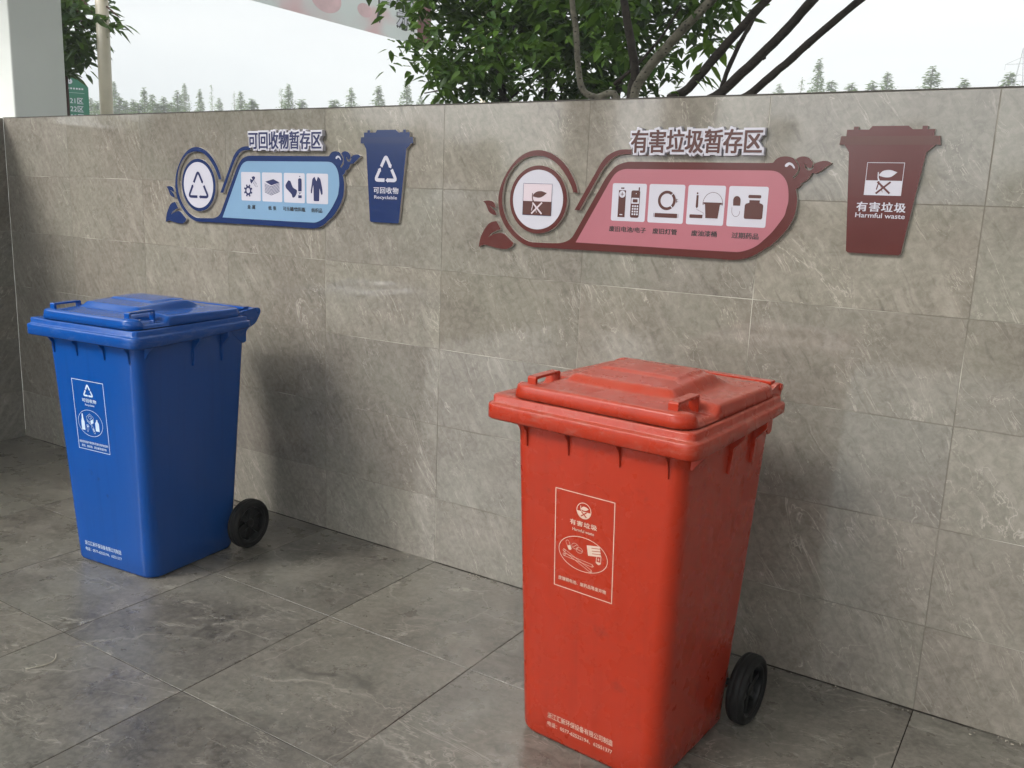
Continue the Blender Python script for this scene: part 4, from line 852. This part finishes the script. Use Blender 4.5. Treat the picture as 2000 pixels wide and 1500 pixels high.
def leaves(name, pts, L, m, parent=None, droop=0.7, wr=0.42, rnd=None, simple=False):
    rnd = rnd or random.Random(5); V, F, TI = [], [], []
    for p in pts:
        l = L * rnd.uniform(0.65, 1.2); a = rnd.uniform(0, 2 * math.pi)
        d = Vector((math.cos(a), math.sin(a), rnd.uniform(-1.6, 0.35) * droop)).normalized()
        s = d.cross(Vector((0, 0, 1)) + Vector((rnd.uniform(-.6, .6), rnd.uniform(-.6, .6), 0))).normalized(); n = s.cross(d)
        w = l * wr * 0.5 * rnd.uniform(0.8, 1.15); i = len(V); tt = rnd.random() ** 1.6
        if simple:
            V += [p, p + d * l * .5 + s * w, p + d * l, p + d * l * .5 - s * w]; F.append((i, i + 1, i + 2, i + 3)); TI += [tt]
            continue
        up = n * w * rnd.uniform(0.15, 0.55); bend = Vector((0, 0, -1)) * l * rnd.uniform(0.02, 0.16)
        V += [p, p + d * l * .28 + s * w * .85 + up, p + d * l * .62 + s * w * .75 + up * .7 + bend * .4, p + d * l + bend, p + d * l * .62 - s * w * .75 + up * .7 + bend * .4, p + d * l * .28 - s * w * .85 + up, p + d * l * .5 + bend * .3]
        F += [(i, i + 6, i + 2, i + 1), (i + 6, i + 3, i + 2), (i, i + 5, i + 4, i + 6), (i + 6, i + 4, i + 3)]; TI += [tt] * 4
    o = from_data(name, V, F, m, parent, smooth=not simple); me = o.data
    at = me.attributes.new('tint', 'FLOAT', 'FACE'); at.data.foreach_set('value', TI)
    return o
def limb(P, r0, r1, n=10, jitter=0.0, rnd=random):
    out = []
    P = [Vector(p) for p in P]; pts = []
    for i in range(len(P) - 1):
        p0, p1, p2, p3 = P[max(0, i - 1)], P[i], P[i + 1], P[min(len(P) - 1, i + 2)]
        for s in range(5):
            t = s / 5; pts.append(0.5 * ((2 * p1) + (-p0 + p2) * t + (2 * p0 - 5 * p1 + 4 * p2 - p3) * t * t + (-p0 + 3 * p1 - 3 * p2 + p3) * t ** 3) + Vector((rnd.uniform(-1, 1), rnd.uniform(-1, 1), rnd.uniform(-1, 1))) * jitter)
    pts.append(P[-1]); rr = [r0 + (r1 - r0) * i / (len(pts) - 1) * 1.0 + rnd.uniform(-1, 1) * jitter * .6 for i in range(len(pts))]
    return pts, rr
# the dense dark tree just beyond the wall
rnd = random.Random(11)
tr = empty('broadleaf_tree', (-1.35, 4.1, -0.12)); tag(tr, 'dense dark green broadleaf tree behind the middle of the wall', 'tree')
off = -Vector(tr.location)
bm = bmesh.new()
stems = [[(-1.55, 4.2, -0.12), (-1.6, 4.2, 1.2), (-1.9, 4.15, 2.3), (-2.1, 4.1, 3.4), (-2.3, 4.1, 4.4)], [(-1.45, 4.15, -0.12), (-1.4, 4.2, 1.4), (-1.5, 4.2, 2.6), (-1.3, 4.2, 4.4)], [(-1.35, 4.1, -0.12), (-1.1, 4.2, 1.5), (-0.75, 4.2, 2.6), (-0.4, 4.1, 4.2)]]
for s in stems:
    p_, r_ = limb(s, 0.055, 0.02, jitter=0.006, rnd=rnd); tube(bm, [p + off for p in p_], r_, 8)
for k in range(46):
    s = rnd.choice(stems); i = rnd.randrange(1, len(s) - 1); f = rnd.random(); a = Vector(s[i]).lerp(Vector(s[i + 1]), f); an = rnd.uniform(0, 6.28); l = rnd.uniform(.4, 1.1)
    b = a + Vector((math.cos(an) * l, math.sin(an) * l * .7, rnd.uniform(-.1, .5))); p_, r_ = limb([a, a.lerp(b, .5) + Vector((0, 0, .06)), b], 0.016, 0.005, jitter=.004, rnd=rnd); tube(bm, [p + off for p in p_], r_, 5)
bm_obj('trunk', bm, M_bark, tr, smooth=True)
def inside(x, z):
    # widening crown, narrower near the wall
    t = max(0, min(1, (z - 2.05) / 1.35)); lft = -2.26 - 0.58 * t ** 0.9 - 0.35 * max(0, z - 3.4); rgt = -0.62 + 0.42 * min(1, t * 1.7) + .5 * max(0, t - .6) + 0.3 * max(0, z - 3.4)
    return lft + rnd.gauss(0, .05) < x < rgt + rnd.gauss(0, .05)
pts = []; clus = []
while len(clus) < 930:
    x, y, z = rnd.uniform(-3.6, 0.9), rnd.gauss(4.1, 0.42), rnd.uniform(1.75, 4.7)
    if inside(x, z) and not (z < 2.5 and rnd.random() < .35): clus.append(Vector((x, y, z)))
for c in clus:
    for k in range(rnd.randint(16, 26)):
        pts.append(c + Vector((rnd.gauss(0, .10), rnd.gauss(0, .10), rnd.gauss(0, .085))) + off)
leaves('crown', pts, 0.122, M_leaf, tr, rnd=rnd, wr=.5)
# leaning stems close behind the wall
def stems_tree(name, label, base, stems, m, seed, sprig=None, extra=None):
    r2 = random.Random(seed); t = empty(name, base); tag(t, label, 'tree'); o_ = -Vector(base)
    for j, (P, r0, r1, mm) in enumerate(stems):
        bm = bmesh.new(); p_, rr = limb(P, r0, r1, jitter=0.0011, rnd=r2); tube(bm, [p + o_ for p in p_], rr, 12)
        # knots
        for k in range(3):
            i = r2.randrange(2, len(p_) - 2); q = p_[i] + o_; an = r2.uniform(0, 6.28); bmesh.ops.create_icosphere(bm, subdivisions=1, radius=rr[i] * .62, matrix=Matrix.Translation(q + Vector((math.cos(an), 0.2, math.sin(an))) * rr[i] * .7))
        bm_obj('stem', bm, mm, t, smooth=True)
    return t
Y = 1.2
A = lambda x, y, Yp=1.2: (lambda d: CP + d * ((Yp - CP.y) / d.y))(FW + RT * ((x - 1000) / 1736.23) - UP * ((y - 750) / 1736.23))
t1 = stems_tree('pale_barked_tree', 'small tree with speckled pale stems forking just behind the wall', (0.74, 1.2, -0.12),
    [([(0.74, 1.2, -0.12), (0.75, 1.2, 1.2), A(1232, 195), A(1241, 150), A(1228, 60), A(1212, -40), A(1190, -200)], 0.027, 0.015, M_bark),
     ([(0.745, 1.22, 1.5), A(1236, 200), A(1255, 150), A(1300, 95), A(1350, 40), A(1420, -30), A(1560, -170)], 0.025, 0.018, M_bark2),
     ([(0.74, 1.18, 1.6), A(1205, 192, 1.15), A(1165, 190, 1.12), A(1140, 178, 1.1), A(1130, 140, 1.1), A(1125, 60, 1.1), A(1117, -10, 1.1), A(1120, -160, 1.1)], 0.017, 0.012, M_bark2),
     ([A(1200, 165), A(1240, 130), A(1290, 75), A(1330, 10)], 0.009, 0.004, M_bark)], M_bark, 3)
t2 = stems_tree('leaning_tree', 'bare dark stems leaning to the right over the top of the wall', (1.15, 1.3, -0.12),
    [([(1.0, 1.3, -0.12), (0.9, 1.25, 1.4), A(1290, 225), A(1345, 172), A(1400, 108), A(1450, 52), A(1502, -5), A(1640, -130)], 0.022, 0.017, M_bark),
     ([A(1405, 190), A(1418, 145), A(1445, 85), A(1470, 40), A(1480, 10)], 0.011, 0.008, M_bark),
     ([(1.1, 1.3, -0.12), (1.0, 1.28, 1.4), A(1350, 232), A(1410, 180), A(1475, 118), A(1534, 60), A(1592, -5), A(1720, -140)], 0.023, 0.019, M_bark),
     ([(1.15, 1.3, -0.12), (1.1, 1.28, 1.4), A(1410, 235), A(1470, 180), A(1535, 124), A(1610, 58), A(1690, -8), A(1850, -130)], 0.021, 0.013, M_bark)], M_bark, 4)
o2 = -Vector(t2.location); r3 = random.Random(9)
sp = [A(1375, 150), A(1372, 120), A(1380, 95), A(1392, 60), A(1368, 140), A(1388, 110), A(1395, 80), A(1365, 155), A(1400, 92), A(1385, 125), A(1378, 75)]
leaves('leaf_sprig', [p + Vector((r3.gauss(0, .008), r3.gauss(0, .02), r3.gauss(0, .008))) + o2 for p in sp for _ in range(2)], 0.085, M_leaf2, t2, rnd=r3, droop=.9)
for x, y in ((1325, 180), (1500, -4)): leaves('leaf_sprig', [A(x, y) + Vector((r3.gauss(0, .015), r3.gauss(0, .03), r3.gauss(0, .01))) + o2 for _ in range(6)], 0.06, M_leaf2, t2, rnd=r3, droop=.9)
o1 = -Vector(t1.location)
for x, y in ((1405, -10), (1380, 5), (1425, 10), (1300, -20), (1260, 5), (1340, 0), (1440, -15), (1190, -10), (1150, -5)): leaves('leaf_sprig', [A(x, y, 1.25) + Vector((r3.gauss(0, .03), r3.gauss(0, .05), r3.gauss(0, .03))) + o1 for _ in range(9)], 0.085, M_leaf, t1, rnd=r3, droop=.9)
# tree at the left, half behind the column
lt = empty('broadleaf_tree', (-6.95, 3.2, -0.12)); tag(lt, 'dark leafy branches hanging between the white column and cream pole', 'tree'); ol = -Vector(lt.location); r4 = random.Random(21)
bm = bmesh.new(); p_, rr = limb([(-6.80, 3.05, -0.12), (-6.79, 3.05, 1.5), (-6.77, 3.05, 2.8), (-6.85, 3.05, 4.2)], 0.03, 0.026, jitter=.005, rnd=r4); tube(bm, [p + ol for p in p_], rr, 10)
for e in ((140, 20), (165, 60), (190, 40), (235, 35), (160, 110)):
    q = A(*e, 3.0); p_, rr = limb([(-6.7, 3.05, 3.3), (Vector((-6.7, 3.05, 3.3)).lerp(q, .5) + Vector((0, 0, .12))), q], 0.018, 0.005, jitter=.004, rnd=r4); tube(bm, [p + ol for p in p_], rr, 6)
bm_obj('trunk', bm, plain('red_brown_bark', (0.06, 0.025, 0.02), 0.85, .3, 20), lt, smooth=True)
cl = [(128, 10, 40), (140, 35, 30), (125, 60, 30), (150, 85, 30), (165, 75, 30), (140, 100, 30), (155, 110, 26), (135, 135, 20), (170, 30, 14), (185, 10, 16), (150, 5, 16), (180, 45, 12), (178, 90, 14), (215, 40, 9), (225, 50, 7), (160, 50, 18), (130, 90, 26), (100, 40, 40), (100, 90, 30), (145, 125, 14)]
leaves('crown', [A(x + r4.gauss(0, 8), y + r4.gauss(0, 7), 3.0) + Vector((0, max(-.15, min(.15, r4.gauss(0, .1))), 0)) + ol for x, y, n in cl for _ in range(int(n * 1.3))] + [Vector((-6.9 + max(-1, min(.3, r4.gauss(0, .5))), 3.2 + max(-.3, min(.25, r4.gauss(0, .25))), 4.0 + max(-.6, r4.gauss(0, .35)))) + ol for _ in range(700)], 0.165, M_leaf, lt, rnd=r4, wr=.42)
# conifers far off
def conifer(seed, h, w, n, crown_m):
    r5 = random.Random(seed); t = empty('conifer_tree')
    bm = bmesh.new(); tube(bm, [(0, 0, 0), (0, 0, h * .5), (0, 0, h * .99)], [h * .014, h * .009, .012], 6); bm_obj('trunk', bm, M_bark2, t)
    pts = []
    while len(pts) < n:
        f = r5.random() ** .62; z = h * (1 - 0.62 * f); dz = h - z
        whorl = 0.62 + 0.38 * abs(math.sin(dz * 4.4 + seed)) + r5.uniform(-.12, .22)
        rad = w * .085 * dz ** .85 * whorl; a = r5.uniform(0, 6.283) ; rr = rad * r5.random() ** .5 * (1 + .25 * math.sin(3 * a + seed + dz))
        pts.append(Vector((rr * math.cos(a), rr * math.sin(a), z - rr * .2)))
    leaves('crown', pts, 0.19, crown_m, t, rnd=r5, simple=True, wr=.55, droop=.5)
    return t
protos = [conifer(s, 10.0, 3.4, 4200, M_far) for s in (1, 2, 3)] + [conifer(4, 10.0, 3.0, 750, M_far)]
specs = [(222, 158, 26, 0, 70), (245, 195, 20, 1, 65), (260, 193, 18, 2, 65), (281, 170, 24, 2, 62), (297, 183, 22, 0, 66), (319, 188, 24, 1, 60), (346, 175, 24, 1, 64), (360, 162, 22, 0, 80), (390, 173, 18, 2, 70), (413, 163, 16, 3, 95), (428, 190, 14, 1, 85), (457, 178, 14, 3, 100), (470, 177, 20, 0, 70), (492, 192, 24, 2, 60), (549, 170, 16, 3, 95), (563, 163, 26, 1, 64), (590, 193, 18, 2, 70), (653, 194, 22, 0, 62), (686, 170, 22, 1, 68), (740, 166, 26, 2, 64), (795, 154, 26, 0, 64), (822, 185, 12, 1, 85), (855, 182, 22, 2, 70), (885, 190, 20, 0, 62), (1322, 147, 16, 3, 95), (1330, 176, 22, 1, 70), (1523, 162, 14, 1, 85), (1567, 150, 16, 3, 80), (1602, 113, 30, 2, 62), (1625, 156, 22, 0, 64), (1665, 160, 26, 1, 58), (1705, 158, 20, 2, 60), (1735, 139, 26, 0, 62), (1823, 127, 34, 1, 60), (1885, 152, 16, 2, 64), (1974, 140, 26, 0, 62), (176, 190, 20, 1, 66), (190, 196, 22, 2, 64), (232, 188, 30, 1, 62), (307, 200, 30, 2, 60), (270, 200, 26, 0, 58), (205, 198, 26, 0, 62), (335, 198, 26, 0, 66), (1000, 178, 24, 1, 70), (1120, 172, 24, 2, 70)]
used = set()
used_s = {}; ORD = ['first', 'second', 'third', 'fourth', 'fifth', 'sixth', 'seventh', 'eighth', 'ninth', 'tenth', 'eleventh', 'twelfth', 'thirteenth', 'fourteenth', 'fifteenth', 'sixteenth', 'seventeenth', 'eighteenth', 'nineteenth', 'twentieth']
def copy_thing(o):
    c = o.copy(); COL.objects.link(c)
    for ch in o.children: d = ch.copy(); COL.objects.link(d); d.parent = c
    return c
specs.sort()
for i, (x, y, w, k, dist) in enumerate(specs):
    o = protos[k] if k not in used else copy_thing(protos[k]); used.add(k)
    top = px(x, y, dist); h = top.z + 0.12; vis_w = w / 1736.23 * dist / 0.93
    o.location = (top.x, top.y, -0.12); zc = px(x, 224 - 0.028 * x, dist).z; wc = 2 * 3.4 * .085 * max(.4, (h - zc) * 10 / h) ** .85; sw = max(.7, min(2.0, 1.08 * vis_w / wc))
    # width of the crown where the wall cuts it off
    o.scale = (sw, sw, h / 10.0); o.rotation_euler.z = i * 1.7
    for lim, s_ in ((200, 'between the green sign and the cream pole'), (440, 'right of the cream pole'), (640, 'over the navy recycling sign'), (900, 'between the navy bin sign and the dense tree'), (1250, 'seen through the foot of the dense tree'), (1400, 'just left of the leaning stems'), (1700, 'right of the leaning stems'), (3000, 'over the maroon bin sign')):
        if x < lim: break
    used_s[s_] = used_s.get(s_, 0) + 1
    tag(o, ORD[used_s[s_] - 1] + ' distant conifer from the left ' + s_, 'tree', group='distant conifers beyond the wall')
# pylon
M_pyl = plain('grey_steel', (0.10, 0.105, 0.11), 0.6, .1, 1)
py = empty('transmission_pylon', (-9.4, 150, -0.12)); tag(py, 'pale steel lattice pylon far away at the right edge', 'pylon')
bm = bmesh.new(); H = 24.6
def leg(a, b, r=.07): tube(bm, [a, b], r, 4)
for sx in (-1, 1):
    for sy in (-1, 1): leg((sx * 2.2, sy * 2.2, 0), (sx * .5, sy * .5, H - 3)); leg((sx * .5, sy * .5, H - 3), (0, 0, H + 1.6))
for k in range(7):
    f0, f1 = k / 7, (k + 1) / 7; w0, w1 = 2.2 - 1.7 * f0, 2.2 - 1.7 * f1; z0, z1 = (H - 3) * f0, (H - 3) * f1
    for s in (-1, 1): leg((-w0 * s, -w0, z0), (w1 * s, -w1, z1), .04); leg((-w0, -w0 * s, z0), (-w1, w1 * s, z1), .04)
bm_obj('tower', bm, M_pyl, py)
for zz, ww in ((H - 3, 2.6), (H - .6, 2.0)):
    bm = bmesh.new()
    for s in (-1, 1): leg((0, 0, zz), (s * ww, 0, zz), .06); leg((0, 0, zz + .9), (s * ww, 0, zz), .05); leg((s * ww, 0, zz), (s * ww, 0, zz - .8), .04)
    bm_obj('cross_arm', bm, M_pyl, py)
# scrap of string on the floor
bm = bmesh.new(); s_ = [(0.137, -1.41, .004), (0.132, -1.375, .004), (0.14, -1.34, .004), (0.128, -1.30, .006), (0.115, -1.285, .007)]
pp = [(px_.x, px_.y, .004) for px_ in [CP + (lambda d: d * (-CP.z / d.z))(FW + RT * ((x - 1000) / 1736.23) - UP * ((y - 750) / 1736.23)) for x, y in ((50, 1309), (75, 1304), (96, 1298), (108, 1289), (110, 1279))]]
p_, rr = limb(pp, .0016, .0013); tube(bm, p_, rr, 6); st = bm_obj('straw', bm, plain('dry_straw', (0.45, 0.41, 0.33), .8), None, smooth=True); tag(st, 'thin curled dry straw lying on the floor at lower left', 'straw')
# ---------------- the yard behind the camera (seen in the polished tiles) ----------------
def round_tree(loc, h, w, label, seed, n=1500):
    r6 = random.Random(seed); t = empty('roadside_tree', loc); tag(t, label, 'tree', group='trees across the yard behind the viewer')
    bm = bmesh.new(); tube(bm, [(0, 0, 0), (0.1, 0, h * .4), (0, .1, h * .8)], [w * .05, w * .035, w * .012], 8); bm_obj('trunk', bm, M_bark, t, smooth=True)
    bl = [(Vector((r6.gauss(0, w * .2), r6.gauss(0, w * .2), h * r6.uniform(.45, .85))), r6.uniform(.15, .26) * w) for _ in range(9)]; pts = []
    for _ in range(n):
        c, q = r6.choice(bl); v = Vector((r6.gauss(0, 1), r6.gauss(0, 1), r6.gauss(0, 1))).normalized() * q * r6.random() ** .4; pts.append(c + v)
    leaves('crown', pts, .55, M_far, t, rnd=r6, simple=True, wr=.6)
    return t
# ---------------- unseen shelter and yard round the camera, partly added to block light ----------------
M_roof = plain('white_painted_steel', (0.55, 0.56, 0.55), 0.6, 0.06, 1.0)
rf_ = empty('shelter_roof', (0, 0, 0)); tag(rf_, 'unseen white flat shelter roof, sized to cut skylight on bins and wall', 'roof')
bm = bmesh.new(); bx(bm, (-4.0, -2.9, 4.25), (6.5, 0.7, 4.4)); bm_obj('roof_slab', bm, M_roof, rf_, bevel=0.01)  # roof inferred from the column; reach chosen to cut skylight and shade that column
for k in range(6):
    bm = bmesh.new(); bx(bm, (-2.2 + k * 1.5, -2.85, 4.10), (-2.1 + k * 1.5, 0.65, 4.249)); bm_obj('rafter', bm, M_roof, rf_, bevel=0.004)
bm = bmesh.new(); bx(bm, (4.4, -4.2, -.1), (4.56, -0.004, ZT)); rw = bm_obj('added_side_wall', bm, M_grout_w, None); tag(rw, 'plain side wall added on the right, outside the view, to block skylight', 'wall')  # invented wall outside the view, holds skylight back from the right end
r7 = random.Random(31)
for k, (deg, dist, h, w) in enumerate(((234, 19, 4.2, 5), (228, 26, 4.6, 6), (222, 32, 4.4, 5), (216, 44, 5.2, 4), (209, 50, 3.6, 6), (196, 46, 7.5, 2.4), (188, 44, 7.0, 1.6), (181, 48, 4.0, 4), (172, 60, 3.6, 6), (160, 60, 3.4, 6), (150, 60, 3.8, 7))):
    a = R(deg); round_tree((math.sin(a) * dist + 1, math.cos(a) * dist, -0.12), h, w, ['tall', 'broad', 'young', 'round', 'low', 'slim', 'narrow', 'thin', 'small', 'leafy', 'bushy'][k] + ' roadside tree across the yard, seen only as a reflection in the tiles', 40 + k)
bm = bmesh.new(); bx(bm, (-30, -60, -.12), (45, -56, 2.3)); hb = bm_obj('hedge', bm, M_far, None); tag(hb, 'long clipped hedge across the yard behind the viewer', 'hedge')


ub = empty('added_building', (0, 0, 0)); tag(ub, 'plain white unseen building added left of the shelter to darken the corner', 'building')  # reflection hints at something tall here; block added to cut light into the corner
bm = bmesh.new(); bx(bm, (-9, -2.0, -.12), (-5.2, 1.3, 4.2)); bm_obj('wall', bm, M_roof, ub)
bm = bmesh.new(); bx(bm, (-9.2, -2.2, 4.203), (-5.0, 1.5, 4.35)); bm_obj('roof', bm, M_roof, ub)
cn_ = empty('added_canopy', (0, 0, 0)); tag(cn_, 'unseen canopy on pillars, added to shade the lower right wall and floor', 'canopy')
bm = bmesh.new(); bx(bm, (-3.9, -13.0, 5.7), (12, -8.0, 6.9)); bm_obj('shade_slab', bm, M_roof, cn_, bevel=.02)  # unseen slab added to block sun from the lower right wall and floor
for xx in (-3.6, -2.1, 5.0, 11.0):
    bm = bmesh.new(); bx(bm, (xx - .28, -9.2, -.12), (xx + .28, -8.64, 5.699)); bm_obj('pillar', bm, M_roof, cn_, bevel=.02)
r8 = random.Random(77); bm = bmesh.new()
for k in range(420):
    x = r8.uniform(-2.2, 4.2); y = -abs(r8.gauss(0, 0.02)) - 0.004 if r8.random() < .62 else -r8.uniform(0, 3)
    s_ = r8.uniform(.0008, .0034); bmesh.ops.create_icosphere(bm, subdivisions=1, radius=s_, matrix=Matrix.Translation((x, y, s_ * .5)) @ Matrix.Diagonal((r8.uniform(.6, 1.8), r8.uniform(.6, 1.6), .6, 1)))
tag(bm_obj('grit', bm, plain('grit_and_crumbs', (0.34, 0.31, 0.26), 0.9, .5, 40), None), kind='stuff')
hz = bmesh.new(); bx(hz, (-140, -90, -1.12), (90, 175, 27.5)); ho = bm_obj('haze', hz, [], None); mh = bpy.data.materials.new('haze'); mh.use_nodes = True
nn_ = mh.node_tree.nodes; nn_.remove(nn_['Principled BSDF']); pv = nn_.new('ShaderNodeVolumePrincipled'); pv.inputs['Density'].default_value = 0.0042; pv.inputs['Color'].default_value = (0.92, 0.95, 0.96, 1)
mh.node_tree.links.new(pv.outputs[0], nn_['Material Output'].inputs['Volume']); ho.data.materials.append(mh); tag(ho, kind='stuff')
